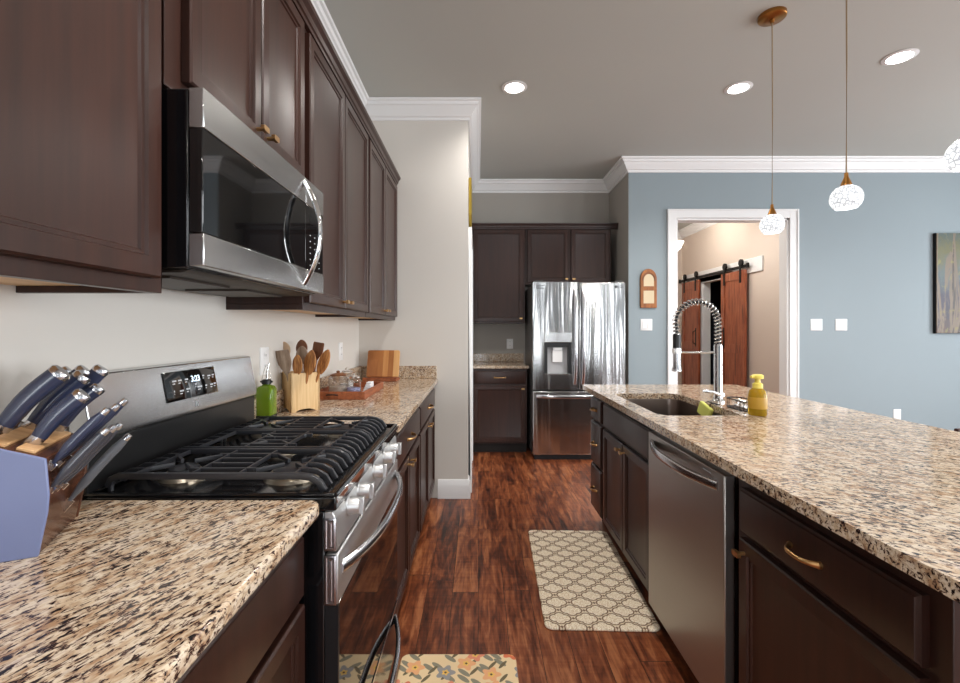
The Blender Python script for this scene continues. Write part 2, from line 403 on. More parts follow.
# hall beyond the doorway
OY0, OY1, OZ = 6.48, 7.30, 2.06
mb = MB()
mb.box(HX, HX+.12, BY+.12, OY0, 0, CEIL).box(HX, HX+.12, OY1, HY+.12, 0, CEIL).box(HX, HX+.12, OY0, OY1, OZ, CEIL)
struct(mb.build('wall_hall_right', M['hall'], smooth=False))
struct(MB().box(AX, HX, HY, HY+.12, 0, CEIL).build('wall_hall_back', M['hall'], smooth=False))
struct(MB().box(AX, AX+.12, AY+.12, HY, 0, CEIL).build('wall_hall_left', M['hall'], smooth=False))
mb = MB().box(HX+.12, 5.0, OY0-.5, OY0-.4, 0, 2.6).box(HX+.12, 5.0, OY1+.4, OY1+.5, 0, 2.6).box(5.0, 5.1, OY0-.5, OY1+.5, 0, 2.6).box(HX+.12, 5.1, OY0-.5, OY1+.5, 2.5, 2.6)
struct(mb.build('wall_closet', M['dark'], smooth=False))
# walls behind and to the right of the camera with added windows, all out of view
def window_wall(name, fn, a0, a1, wins, z0=.6, z1=2.5):
    mb = MB(); a = a0
    for p, q in wins:
        fn(mb, a, p, 0, CEIL); fn(mb, p, q, 0, z0); fn(mb, p, q, z1, CEIL); a = q
    fn(mb, a, a1, 0, CEIL); return struct(mb.build(name, M['blue'], smooth=False))
window_wall('wall_back', lambda m, a, b, c, d: m.box(a, b, BACKY-.12, BACKY, c, d), WX-.12, 6.52, WIN_BACK, .05, 2.35)
window_wall('wall_right', lambda m, a, b, c, d: m.box(RIGHTX, RIGHTX+.12, a, b, c, d), BACKY, BY, WIN_RIGHT)
k = 0
for ax, wins in (('x', WIN_BACK), ('y', WIN_RIGHT)):
    for p, q in wins:
        k += 1; mb = MB()
        def bx(a, b, c, d, t0=.0, t1=.03):
            if ax == 'x': mb.box(a, b, BACKY-.02+t0, BACKY+t1, c, d)
            else: mb.box(RIGHTX-t1, RIGHTX+.02-t0, a, b, c, d)
        zl, zh = (.05, 2.35) if ax == 'x' else (.6, 2.5); cw = .06
        bx(p-cw, p, zl-.05, zh+.1); bx(q, q+cw, zl-.05, zh+.1); bx(p, q, zh, zh+.1); bx(p, q, zl-.05, zl)
        bx(p, q, 1.53, 1.57, -.02, 0)
        struct(mb.build('added_window_%d' % k, M['trim'], smooth=False))

def sweep_wall(path, prof, name):
    """extrude (offset, z) profile along a plan polyline, room on the right of travel"""
    P = [Vector((*p, 0)) for p in path]; n = len(P); vs = []
    def nrm(a, b): d = (b-a).normalized(); return Vector((d.y, -d.x, 0))
    for i, p in enumerate(P):
        if i == 0: m = nrm(P[0], P[1])
        elif i == n-1: m = nrm(P[-2], P[-1])
        else:
            a, b = nrm(P[i-1], p), nrm(p, P[i+1]); m = (a+b)/(1+a.dot(b))
        for o, z in prof: vs.append(p+m*o+Vector((0, 0, z)))
    k = len(prof)
    fs = [(i*k+j, i*k+(j+1) % k, (i+1)*k+(j+1) % k, (i+1)*k+j) for i in range(n-1) for j in range(k)]
    fs += [list(range(k)), [(n-1)*k+j for j in range(k)]]
    return struct(MB().add(vs, fs).build(name, M['trim'], angle=25))
CR = [(0, -.135), (.012, -.135), (.016, -.115), (.030, -.108), (.036, -.092), (.060, -.062), (.066, -.048), (.078, -.042), (.084, -.022), (.098, -.018), (.102, -.002), (0, -.002)]
crown = [(o, CEIL+z) for o, z in CR]
sweep_wall([(WX, BACKY), (WX, SY), (PX, SY), (PX, AY), (AX, AY), (AX, BY), (RIGHTX, BY), (RIGHTX, BACKY), (WX, BACKY)], crown, 'trim_1')
sweep_wall([(AX+.12, AY), (AX+.12, HY), (HX, HY), (HX, BY+.12), (AX+.2, BY+.12)], crown, 'trim_2')
BB = [(0, 0), (.018, 0), (.018, .10), (.013, .115), (.010, .135), (.004, .145), (0, .145)]
sweep_wall([(-.31, SY), (PX, SY), (PX, SY+.10)], BB, 'baseboard_stub')
sweep_wall([(AX, AY), (AX, BY), (DX0-.09, BY)], BB, 'baseboard_alcove')
sweep_wall([(DX1+.09, BY), (RIGHTX, BY)], BB, 'baseboard_blue')
sweep_wall([(HX, OY0-.09), (HX, BY+.12)], BB, 'baseboard_hall')
def casing(name, fn, a0, a1, z1, w=.09, t=.02):
    mb = MB()
    for (a, b, c, d) in ((a0-w, a0, 0, z1+w), (a1, a1+w, 0, z1+w), (a0, a1, z1, z1+w)):
        fn(mb, a, b, c, d, t)
    for (a, b, c, d) in ((a0-w, a0-w+.018, 0, z1+w), (a1+w-.018, a1+w, 0, z1+w), (a0-w+.018, a1+w-.018, z1+w-.018, z1+w)):
        fn(mb, a, b, c, d, t+.008)
    return mb
mb = casing('c', lambda m, a, b, c, d, t: m.box(a, b, BY-t, BY, c, d), DX0, DX1, DZ)
mb.box(DX0, DX0+.02, BY, BY+.12, 0, DZ).box(DX1-.02, DX1, BY, BY+.12, 0, DZ).box(DX0, DX1, BY, BY+.12, DZ-.02, DZ)
struct(mb.build('trim_3', M['trim'], bevel=.003))
mb = casing('c', lambda m, a, b, c, d, t: m.box(PX, PX+t, a, b, c, d), SY+.20, SY+.92, 2.03)
struct(mb.build('trim_4', M['trim'], bevel=.003))
d = MB().rings((PX, SY+.20, .01), (0, 1, 0), (0, 0, 1), (1, 0, 0), .72, 2.02, [(0, 0), (0, .008), (.12, .008), (.13, .003)]).build('door_1', M['trim'])
struct(d)
mb = casing('c', lambda m, a, b, c, d, t: m.box(HX-t, HX, a, b, c, d), OY0, OY1, OZ)
mb.box(HX, HX+.12, OY0, OY0+.015, 0, OZ).box(HX, HX+.12, OY1-.015, OY1, 0, OZ)
struct(mb.build('trim_5', M['trim'], bevel=.003))

# ------------------------------------------------------------------ kitchen joinery helpers
DOOR = [(0, 0), (0, .018), (.004, .022), (.038, .022), (.041, .016), (.048, .0155), (.051, .011), (.057, .0095)]
SLAB = [(0, 0), (0, .014), (.005, .017), (.007, .021), (.011, .022)]
T = .022
def front(kind, parent, O, U, N, w, h):
    """a door or drawer front on a cabinet face, O = lower corner on the face plane"""
    return MB().rings(O, U, (0, 0, 1), N, w, h, DOOR if kind == 'door' else SLAB).build(kind, M['cab'], parent)
def pull(parent, c, U, N, L=.125, proj=.030):
    c, U, N = Vector(c), Vector(U), Vector(N); pts = []; ws = []
    for i in range(17):
        u = -1+i/8; pts.append(c+U*(u*L/2)+N*(proj*(1-abs(u)**3.2))); ws.append(.0048+.0040*abs(u)**3)
    mb = MB().sweep(pts, ws, [x*.62 for x in ws], side=(0, 0, 1), n=10)
    for e in (-1, 1):
        mb.sweep([c+U*(e*L/2*.97), c+U*(e*L/2*.97)+N*.006], .0085, .0065, side=(0, 0, 1), n=12)
    return mb.build('pull_handle', M['gold'], parent)
def knob(parent, c, N):
    c, N = Vector(c), Vector(N); U = N.cross(Vector((0, 0, 1)))
    mb = MB().sweep([c, c+N*.018], .0055, n=10)
    p = c+N*.018; mb.sweep([p-U*.0+N*0, p+N*.010], .016, .008, side=U, n=16, sq=5)
    return mb.build('knob', M['gold'], parent)
def base_cabinet(label, x_face, x_back, y0, y1, sx, fronts, top=.893, group=None, plinth=True, org=None):
    """sx=+1: fronts look towards +X"""
    t = thing('base_cabinet', label, 'cabinet', ((x_face+x_back)/2, (y0+y1)/2, 0), group)
    mb = MB(); lo, hi = min(x_face, x_back), max(x_face, x_back)
    mb.box(lo, hi, y0+.001, y1-.001, .105, top-.002).build('carcass', M['cab'], t, bevel=.0015)
    kx = x_face-.06*sx; MB().box(min(kx, x_back), max(kx, x_back), y0+.001, y1-.001, 0, .105).build('toe_kick', M['kick'], t)
    for f in fronts:
        kind, a, b, z0, z1 = f[:5]
        g = front(kind, t, (x_face, a, z0), (0, 1, 0), (sx, 0, 0), b-a, z1-z0)
        if kind == 'drawer' and (len(f) < 6 or f[5] is not None):
            pull(g, (x_face+sx*T, (a+b)/2, (z0+z1)/2), (0, 1, 0), (sx, 0, 0), f[5] if len(f) > 5 else .125)
        elif kind == 'door' and len(f) > 5:
            knob(g, (x_face+sx*T, f[5], z1-.035), (sx, 0, 0))
    return t
# left run, near cabinet (under the near counter) and the two beyond the range
NF, FF = -.392, -.352
base_cabinet('dark brown base cabinet under the near granite counter, left of the range', NF, WX+.021, .42, .995, 1,
             [('drawer', .44, .972, .727, .862, None), ('door', .44, .704, .125, .710), ('door', .708, .972, .125, .710)])
base_cabinet('dark brown base cabinet directly beyond the range, wide drawer over two doors', FF, WX+.021, 1.775, 2.60, 1,
             [('drawer', 1.79, 2.585, .712, .855), ('door', 1.79, 2.183, .125, .695, 2.15), ('door', 2.190, 2.585, .125, .695, 2.225)])
base_cabinet('dark brown base cabinet in the far left corner against the white baseboard wall', FF, WX+.021, 2.60, SY, 1,
             [('drawer', 2.615, 3.47, .712, .855), ('door', 2.615, 3.04, .125, .695, 3.005), ('door', 3.047, 3.47, .125, .695, 3.085)])
# counters
def slab(name, label, x0, x1, y0, y1, mat, z0=.893, z1=.925):
    o = MB().box(x0, x1, y0, y1, z0, z1).build(name, mat, org=((x0+x1)/2, (y0+y1)/2, z0), bevel=.010, seg=3); return tag(o, label, 'countertop')
def granite_top(label, x1, y0, y1, corner_at_far, back=None):
    t = thing('countertop', label, 'countertop', ((WX+x1)/2, (y0+y1)/2, .893))
    r = .03; poly = [(WX, y0), (x1, y0), (x1, y1), (WX, y1)]
    if corner_at_far:
        poly = [(WX, y0), (x1, y0)]+[(x1-r+r*math.cos(q), y1-r+r*math.sin(q)) for q in [i*PI/12 for i in range(7)]]+[(WX, y1)]
    else:
        poly = [(WX, y0)]+[(x1-r+r*math.sin(q), y0+r-r*math.cos(q)) for q in [i*PI/12 for i in range(7)]]+[(x1, y1), (WX, y1)]
    MB().prism(poly, .893, .925, lambda a, b, c: (a, b, c)).build('slab', M['granL'], t, bevel=.008, seg=3)
    mb = MB().box(WX, WX+.02, y0, y1, .925, 1.022)
    b = mb.build('backsplash', M['granL'], t, bevel=.003)
    if back: MB().box(WX+.02, x1-.01, SY-.02, SY, .925, 1.022).build('backsplash', M['granL'], t, bevel=.003)
    return t
granite_top('speckled cream granite countertop in the left foreground, under the knife block', -.342, .25, 1.0, True)
granite_top('speckled granite countertop beyond the range, holding the utensil crock and tray', -.308, 1.768, SY, False, True)

# ------------------------------------------------------------------ upper cabinets
UF = -.640
def upper_cabinet(label, y0, y1, doors, zb=1.372, zt=2.42, recess=True, group='dark upper cabinets on the left wall'):
    t = thing('wall_cabinet', label, 'cabinet', ((UF+WX)/2, (y0+y1)/2, zb), group)
    mb = MB().box(WX, UF, y0+.001, y1-.001, zb+.022, zt)
    mb.box(UF-.02, UF, y0+.001, y1-.001, zb, zb+.022).box(WX, UF-.02, y0+.001, y0+.017, zb, zb+.022).box(WX, UF-.02, y1-.017, y1-.001, zb, zb+.022)
    mb.build('carcass', M['cab'], t, bevel=.001)
    MB().box(WX+.002, UF-.022, y0+.019, y1-.019, zb+.014, zb+.021).build('underside', M['raw'], t)['label'] = 'pale unfinished wood underside'
    for a, b, z0, z1, ky in doors:
        g = front('door', t, (UF, a, z0), (0, 1, 0), (1, 0, 0), b-a, z1-z0)
        if ky is not None: knob(g, (UF+T, ky, z0+.028), (1, 0, 0))
    return t
upper_cabinet('large dark wall cabinet nearest the camera, left of the microwave', .05, .918, [(.07, .40, 1.399, 2.395, None), (.404, .888, 1.399, 2.395, None)])
upper_cabinet('short dark wall cabinet directly above the microwave', .922, 1.648, [(.977, 1.296, 1.832, 2.395, 1.268), (1.304, 1.618, 1.832, 2.395, 1.332)], zb=1.80)
upper_cabinet('dark wall cabinet just right of the microwave, two tall doors', 1.652, 2.578, [(1.672, 2.108, 1.399, 2.395, 2.076), (2.114, 2.560, 1.399, 2.395, 2.146)])
upper_cabinet('dark wall cabinet farthest down the left wall, ending at the beige wall', 2.58, SY, [(2.600, 3.026, 1.399, 2.395, 2.994), (3.032, 3.475, 1.399, 2.395, 3.064)])
CC = [(0, 0), (.028, 0), (.030, .012), (.036, .016), (.040, .034), (.052, .046), (.055, .060), (0, .060)]
vs = []; k = len(CC)
mb = MB()
for y in (.05, SY): vs += [(UF-.012+o, y, 2.413+z) for o, z in CC]
mb.add(vs, [(j, (j+1) % k, k+(j+1) % k, k+j) for j in range(k)]+[list(range(k)), [k+j for j in range(k)]])
tag(mb.build('crown_molding', M['cab'], org=(UF, 1.8, 2.413), angle=25), 'dark brown crown molding running along the top of the left wall cabinets', 'molding')

# ------------------------------------------------------------------ microwave
mw = thing('microwave', 'stainless steel over-the-range microwave with black glass door and bowed handle', 'microwave', (-.75, 1.285, 1.40))
m0, m1 = .925, 1.645
MB().box(WX, -.592, m0, m1, 1.424, 1.792).build('body', M['enamel'], mw, bevel=.003)
MB().prism([(WX+.01, 1.418), (-.62, 1.418), (-.60, 1.4235), (WX+.01, 1.4235)], m0+.02, m1-.02, lambda a, b, c: (a, c, b)).build('underside', M['under'], mw)
mb = MB()
for i in range(2): mb.box(-.86, -.68, 1.0+.33*i, 1.24+.33*i, 1.412, 1.4175)
mb.build('grease_filter', M['under'], mw)
DY = 1.475
dr = MB().box(-.590, -.562, m0, DY, 1.497, 1.711).build('door', M['glassblk'], mw, bevel=.002)
MB().box(-.591, -.560, m0, DY, 1.712, 1.794).build('door_band', M['steel'], dr, bevel=.002)
MB().box(-.591, -.560, m0, DY, 1.429, 1.496).build('door_band', M['steel'], dr, bevel=.002)
pts = []; ws = []
for i in range(21):
    u = -1+i/10; pts.append((-.560+.052*(1-abs(u)**2.0), 1.458, 1.612+u*.166)); ws.append(.0105+.004*(1-u*u))
MB().sweep(pts, ws, [.0075]*21, side=(0, 1, 0), n=14).build('handle', M['chrome'], dr)
cp = MB().box(-.591, -.563, DY+.003, m1, 1.497, 1.711).build('control_panel', M['glassblk'], mw, bevel=.002)
MB().box(-.592, -.561, DY+.003, m1, 1.712, 1.794).build('panel_band', M['steel'], mw, bevel=.002)
MB().box(-.592, -.561, DY+.003, m1, 1.429, 1.496).build('panel_band', M['steel'], mw, bevel=.002)
mb = MB()
for i in range(3):
    for j in range(6):
        y = DY+.045+i*.042; z = 1.515+j*.020; mb.box(-.563, -.5627, y-.0035, y+.0035, z-.0015, z+.0015)
mb.build('keypad_marks', M['print'], cp)
MB().box(-.563, -.5625, DY+.04, m1-.03, 1.655, 1.685).build('clock_window', M['enamel'], cp)

# ------------------------------------------------------------------ range
r0, r1 = 1.008, 1.762
rg = thing('gas_range', 'stainless steel gas range with black grates and oven between two granite counters', 'stove', (-.6, 1.385, 0))
RF = -.312
MB().box(WX+.01, RF-.030, r0, r1, .06, .893).build('body', M['enamel'], rg, bevel=.003)
mb = MB().box(-.875, RF-.004, r0, r1, .894, .926)
mb.build('cooktop', M['enamel'], rg, bevel=.004)
mb = MB(); rr = .012
poly = [(-.872, r0+.004), (RF-.008, r0+.004), (RF-.008, r1-.004), (-.872, r1-.004)]
for i in range(4):
    a, b = poly[i], poly[(i+1) % 4]; mb.sweep([(*a, .930), (*b, .930)], .0045, .007, n=8)
mb.build('cooktop_rim', M['enamel'], rg)
MB().box(RF-.004, RF, r0, r1, .912, .927).build('front_strip', M['chrome'], rg, bevel=.001)
# backguard
bg = [(-.905, .926), (-.870, .926), (-.868, 1.045), (-.905, 1.045)]
MB().prism(bg, r0, r1, lambda a, b, c: (a, c, b)).build('vent_panel', simple('vent_black', (26, 26, 27), .32), rg, bevel=.003)
bg = [(-.912, 1.046), (-.862, 1.046), (-.860, 1.060), (-.885, 1.196), (-.912, 1.200)]
guard = MB().prism(bg, r0, r1, lambda a, b, c: (a, c, b)).build('backguard', M['steel'], rg, bevel=.003)
A = Vector((-.860, 0, 1.060)); B = Vector((-.885, 0, 1.196)); V = (B-A).normalized(); N = Vector((V.z, 0, -V.x)); U = Vector((0, 1, 0))
dp = A+V*.034+N*.001+U*1.262
disp = MB().rings(dp, U, V, N, .243, .085, [(0, 0), (0, .002), (.002, .003)]).build('display', M['glassblk'], guard)
dc = dp+N*.0034
text('clock_digits', '3:23', .026, M['display'], disp, dc+U*.136+V*.055, U, V)
mb = MB()
for (u, v_, wd) in [(.03, .055, .018), (.055, .055, .016), (.085, .055, .016), (.172, .058, .010), (.198, .055, .016), (.222, .056, .012), (.03, .026, .004), (.055, .024, .018), (.085, .026, .016), (.128, .036, .008), (.138, .026, .024), (.178, .026, .010), (.204, .026, .016), (.224, .027, .012)]:
    p = dc+U*u+V*v_; mb.add([p, p+U*wd, p+U*wd+V*.0045, p+V*.0045], [(0, 1, 2, 3)])
    mb.add([p-V*.007, p-V*.007+U*wd*.6, p-V*.004+U*wd*.6, p-V*.004], [(0, 1, 2, 3)])
mb.build('touch_marks', M['print'], disp, recalc=False)
lp = A+V*.006+N*.0012+U*1.385
MB().sweep([lp+U*-.004+V*.0, lp+U*.003+V*.014], .0016, .0008, side=N, n=6).sweep([lp+U*.003+V*.014, lp+U*.009+V*.0], .0016, .0008, side=N, n=6).build('emblem', M['print'], guard)
# burners
for (bx_, by_, br) in [(-.745, 1.15, .038), (-.47, 1.15, .050), (-.745, 1.62, .042), (-.47, 1.62, .046), (-.61, 1.385, .040)]:
    b = MB().lathe([(0, .926), (br+.018, .926), (br+.014, .934), (br, .936), (br, .944), (0, .944)], (bx_, by_, 0), 32).build('burner', M['burner'], rg)
    MB().lathe([(0, .944), (br-.004, .944), (br-.004, .950), (br-.010, .953), (0, .954)], (bx_, by_, 0), 32).build('burner_cap', M['iron'], b)
# three grates
gw = (r1-r0-.05)/3
for g in range(3):
    y0 = r0+.025+g*gw+.003; y1 = y0+gw-.006; mb = MB(); zt = .962
    nb = 6
    for i in range(nb):
        y = y0+.008+(y1-y0-.016)*i/(nb-1)
        xe = -.352; xs = -.850
        pts = [(xs, y, zt-.024), (xs+.006, y, zt-.008), (xs+.022, y, zt)]
        if i in (0, nb-1) or g == 1 and i in (2, 3):
            pts += [(-.7, y, zt), (-.55, y, zt)]
        if i in (0, nb-1): segs = [pts+[(xe-.055, y, zt), (xe-.034, y, zt-.003), (xe-.014, y, zt-.014), (xe-.002, y, zt-.034)]]
        else:
            segs = [[(xs, y, zt-.024), (xs+.006, y, zt-.008), (xs+.022, y, zt), (-.80, y, zt)],
                    [(-.69, y, zt), (-.53, y, zt)] if i in (1, 4) else [(-.66, y, zt), (-.56, y, zt)],
                    [(-.43, y, zt), (xe-.055, y, zt), (xe-.034, y, zt-.003), (xe-.014, y, zt-.014), (xe-.002, y, zt-.034)]]
        for sg in segs:
            if len(sg) > 1: mb.sweep(sg, .0065 if i not in (0, nb-1) else .008, .0055 if i not in (0, nb-1) else .007, n=8, sq=4)
    for x in (-.795, -.665, -.555, -.425):
        mb.sweep([(x, y0+.006, zt), (x, y1-.006, zt)], .0055, .0035, n=8, sq=4)
    # fingers towards the burners
    for cx in ((-.745, -.47) if g != 1 else (-.61,)):
        cy = (y0+y1)/2
        for q in range(4):
            a = PI/4+q*PI/2
            mb.sweep([(cx+.022*math.cos(a), cy+.022*math.sin(a), zt-.001), (cx+.095*math.cos(a), cy+.095*math.sin(a), zt-.001)], .006, .004, n=8, sq=4)
    for x in (-.846, -.358):
        for y in (y0+.008, y1-.008): mb.sweep([(x, y, .927), (x, y, zt-.020)], .006, n=8)
    mb.build('grate', M['iron'], rg)
# control panel with knobs
prof = [(RF-.030, .806), (RF-.002, .806), (RF-.006, .880), (RF-.012, .893), (RF-.030, .893)]
cpn = MB().prism(prof, r0, r1, lambda a, b, c: (a, c, b)).build('control_panel', M['steel_r'], rg, bevel=.002)
for i, y in enumerate((1.112, 1.215, 1.385, 1.535, 1.645)):
    zc = .868; x = RF-.010
    kn = MB().lathe([(.026, 0), (.026, .005), (.021, .007), (.020, .030), (.018, .034), (0, .034)], (x, y, zc), 28, 'x').build('knob', M['steel_r'], rg)
    MB().box(x+.030, x+.044, y-.007, y+.007, zc-.021, zc+.021).build('knob_grip', M['steel_r'], kn, bevel=.002)
# oven door
od = MB().box(RF-.028, RF, r0+.002, r1-.002, .684, .798).build('oven_door', M['steel_r'], rg, bevel=.004)
MB().box(RF-.028, RF-.001, r0+.002, r1-.002, .262, .683).build('door_glass', M['ovenglass'], od, bevel=.002)
MB().box(RF-.0285, RF+.0005, r0+.001, r0+.010, .262, .683).build('door_edge', M['blackp'], od)
pts = []; ws = []
for i in range(25):
    u = -1+i/12; pts.append((RF-.004+.058*(1-abs(u)**2.6), (r0+r1)/2+u*.345, .752)); ws.append(.0145)
MB().sweep(pts, ws, [.0095]*25, n=14).build('oven_handle', M['satin'], od)
for nm, par, zz0, zz1 in (('panel_end_cap', cpn, .808, .880), ('door_end_cap', od, .686, .796)):
    MB().rings((RF-.029, r0+(.0 if 'panel' in nm else .002), zz0), (1, 0, 0), (0, 0, 1), (0, -1, 0), .026, zz1-zz0, [(0, 0), (0, .004), (.004, .005), (.006, .003), (.009, .003), (.011, .005)]).build(nm, M['satin'], par)
# warming drawer
wd = MB().box(RF-.028, RF-.002, r0+.002, r1-.002, .075, .256).build('storage_drawer', M['enamel'], rg, bevel=.004)
MB().box(RF-.002, RF+.001, r0+.002, r1-.002, .244, .256).build('drawer_trim', M['satin'], wd)
pts = [(RF-.004+.050*(1-abs(-1+i/12)**2.6), (r0+r1)/2+(-1+i/12)*.34, .205) for i in range(25)]
MB().sweep(pts, .013, .009, n=14).build('drawer_handle', M['satin'], wd)
for x in (-.86, -.38):
    for y in (r0+.05, r1-.05): MB().lathe([(.018, 0), (.018, .05), (.012, .062), (0, .062)], (x, y, 0), 12).build('leg', M['blackp'], rg)

# ------------------------------------------------------------------ island
IF_ = .783
SX, ex = -1, 1.62
base_cabinet('dark island cabinet nearest the camera with one drawer and gold arched pull', IF_, ex, .745, 1.362, -1,
             [('drawer', .785, 1.324, .712, .838, .10), ('door', .785, 1.324, .125, .694, 1.295)])
base_cabinet('island sink cabinet with false front over two doors', IF_, 1.22, 1.99, 2.795, -1,
             [('drawer', 2.02, 2.765, .712, .850, None), ('door', 2.02, 2.388, .125, .694, 2.355), ('door', 2.394, 2.765, .125, .694, 2.427)], top=.66)
base_cabinet('narrow three-drawer island cabinet at the far end facing the refrigerator', IF_, ex, 2.80, 3.08, -1,
             [('drawer', 2.815, 3.065, .712, .850, .085), ('drawer', 2.815, 3.065, .425, .694, .085), ('drawer', 2.815, 3.065, .125, .408, .085)])
# rails of the sink cabinet up to the slab and the back panel
MB().box(IF_, IF_+.005, 1.991, 2.794, .66, .891).build('face_frame', M['cab'], [o for o in bpy.data.objects if o.name.startswith('base_cabinet') and 'sink' in o.get('label', '')][0])
nearcab = [o for o in bpy.data.objects if 'nearest the camera with one drawer' in o.get('label', '')][0]
MB().box(ex+.001, ex+.02, .745, 3.08, 0, .891).build('back_panel', M['cab'], nearcab)
# slab with sink cut-out
def rrect(x0, x1, y0, y1, r, n=6):
    out = []
    for cx, cy, a0 in ((x1-r, y0+r, -PI/2), (x1-r, y1-r, 0), (x0+r, y1-r, PI/2), (x0+r, y0+r, PI)):
        for i in range(n+1):
            a = a0+PI/2*i/n; out.append((cx+r*math.cos(a), cy+r*math.sin(a)))
    return out
IX0, IX1, IY0, IY1 = .712, 1.76, .60, 3.10
K = dict(x0=.795, x1=1.165, y0=1.975, y1=2.665)
def holed_slab(name, outer, inner, z0, z1, mat):
    bm = bmesh.new()
    lo = [bm.verts.new((x, y, z1)) for x, y in outer]; li = [bm.verts.new((x, y, z1)) for x, y in inner]
    es = [bm.edges.new((l[i], l[(i+1) % len(l)])) for l in (lo, li) for i in range(len(l))]
    bmesh.ops.triangle_fill(bm, use_beauty=True, use_dissolve=False, edges=es)
    geom = bm.faces[:]
    ret = bmesh.ops.extrude_face_region(bm, geom=geom)
    vs = [g for g in ret['geom'] if isinstance(g, bmesh.types.BMVert)]
    bmesh.ops.translate(bm, verts=vs, vec=(0, 0, z0-z1))
    bmesh.ops.recalc_face_normals(bm, faces=bm.faces)
    c = Vector(((IX0+IX1)/2, (IY0+IY1)/2, z0)); bmesh.ops.translate(bm, verts=bm.verts, vec=-c)
    me = bpy.data.meshes.new(name); bm.to_mesh(me); bm.free(); me.materials.append(mat)
    for p in me.polygons: p.use_smooth = True
    me.set_sharp_from_angle(angle=math.radians(38))
    o = bpy.data.objects.new(name, me); COL.objects.link(o); o.location = c
    b = o.modifiers.new('bevel', 'BEVEL'); b.width = .007; b.segments = 3; b.limit_method = 'ANGLE'; b.angle_limit = math.radians(50)
    return o
sl = holed_slab('island_countertop', rrect(IX0, IX1, IY0, IY1, .02), rrect(K['x0'], K['x1'], K['y0'], K['y1'], .06), .893, .925, M['granI'])
tag(sl, 'large speckled granite island countertop with undermount sink cut-out', 'countertop')
sk = thing('sink', 'dark steel undermount sink set in the island granite', 'sink', (.98, 2.32, .68))
mb = MB(); n_ = 28
def loop(off, z, r): return [(x, y, z) for x, y in rrect(K['x0']-off, K['x1']+off, K['y0']-off, K['y1']+off, r)]
L = [loop(.015, .892, .07), loop(.002, .892, .062), loop(.0, .88, .06), loop(-.008, .72, .055), loop(-.03, .70, .04), loop(.003, .695, .06), loop(.006, .88, .065), loop(.015, .886, .07)]
vs = [p for l in L for p in l]; m_ = len(L[0]); fs = []
for i in (0, 1, 2, 3): fs += [(i*m_+j, i*m_+(j+1) % m_, (i+1)*m_+(j+1) % m_, (i+1)*m_+j) for j in range(m_)]
fs += [[4*m_+j for j in range(m_)]]
for i in (5, 6): fs += [(i*m_+j, i*m_+(j+1) % m_, (i+1)*m_+(j+1) % m_, (i+1)*m_+j) for j in range(m_)]
fs += [[5*m_+j for j in range(m_)]]+[(7*m_+j, 7*m_+(j+1) % m_, (j+1) % m_, j) for j in range(m_)]
mb.add(vs, fs).build('basin', M['sinksteel'], sk)
MB().lathe([(0, .7005), (.045, .7005), (.043, .704), (.03, .7025), (0, .7015)], (.98, 2.45, 0), 24).build('drain', M['satin'], sk)

# dishwasher
dw = thing('dishwasher', 'grey stainless dishwasher in the island with bowed towel-bar handle', 'dishwasher', (1.0, 1.67, 0))
MB().box(.79, 1.33, 1.375, 1.955, .10, .868).build('tub', M['satin'], dw)
MB().box(.82, 1.33, 1.375, 1.980, 0, .099).build('toe_kick', M['kick'], dw)
dd = MB().box(.745, .779, 1.371, 1.982, .106, .857).build('door', M['steel_d'], dw, bevel=.004)
MB().box(.779, .789, 1.373, 1.980, .106, .866).build('door_liner', M['satin'], dd)
pts = [(.747-.048*(1-abs(-1+i/12)**2.4), 1.676+(-1+i/12)*.268, .815) for i in range(25)]
MB().sweep(pts, [.016]*25, [.008]*25, n=14, sq=3).build('handle', M['satin'], dd)
MB().box(.7445, .7452, 1.45, 1.50, .838, .842).build('badge', M['print'], dd)

# ------------------------------------------------------------------ faucet and things on the island
fc = thing('faucet', 'tall chrome spring pull-down kitchen faucet behind the island sink', 'faucet', (1.245, 2.35, .925))
fx, fy = 1.245, 2.35
MB().lathe([(.032, .925), (.032, .932), (.026, .937), (.020, .95), (.020, 1.215), (.017, 1.225), (0, 1.225)], (fx, fy, 0), 28).build('column', M['chrome'], fc)
R = .109; zc = 1.225+.11; path = [(fx, fy, 1.225+i*.022) for i in range(6)]
path += [(fx-R+R*math.cos(a), fy, zc+R*math.sin(a)) for a in [PI*i/24 for i in range(1, 25)]]
path += [(fx-2*R+.004, fy, zc-.03*i) for i in range(1, 3)]
MB().sweep(path, .0075, n=10).build('hose', M['blackp'], fc)
# spring helix around the path
P = [Vector(p) for p in path]; cum = [0]
for a, b in zip(P, P[1:]): cum.append(cum[-1]+(b-a).length)
tot = cum[-1]; turns = 27; N_ = turns*10; hp = []
for i in range(N_+1):
    d_ = tot*i/N_; j = max(q for q in range(len(cum)) if cum[q] <= d_+1e-9); j = min(j, len(P)-2)
    u = (d_-cum[j])/(cum[j+1]-cum[j]); p = P[j].lerp(P[j+1], u); t_ = (P[j+1]-P[j]).normalized()
    b_ = Vector((0, 1, 0)); a_ = b_.cross(t_); q = 2*PI*turns*i/N_
    hp.append(p+a_*(.0160*math.cos(q))+b_*(.0160*math.sin(q)))
MB().sweep(hp, .0034, n=6, side=(0, 1, .01)).build('spring', M['chrome'], fc)
sx_ = fx-2*R+.004
hd = MB().lathe([(0, 1.28), (.013, 1.28), (.014, 1.245), (.018, 1.20), (.019, 1.11), (.024, 1.095), (.024, 1.085), (.018, 1.083), (0, 1.083)], (sx_, fy, 0), 24).build('spray_head', M['satin'], fc)
MB().lathe([(.0185, 1.275), (.0185, 1.215), (.0195, 1.205), (.0195, 1.275)], (sx_, fy, 0), 24).build('collar', M['blackp'], hd)
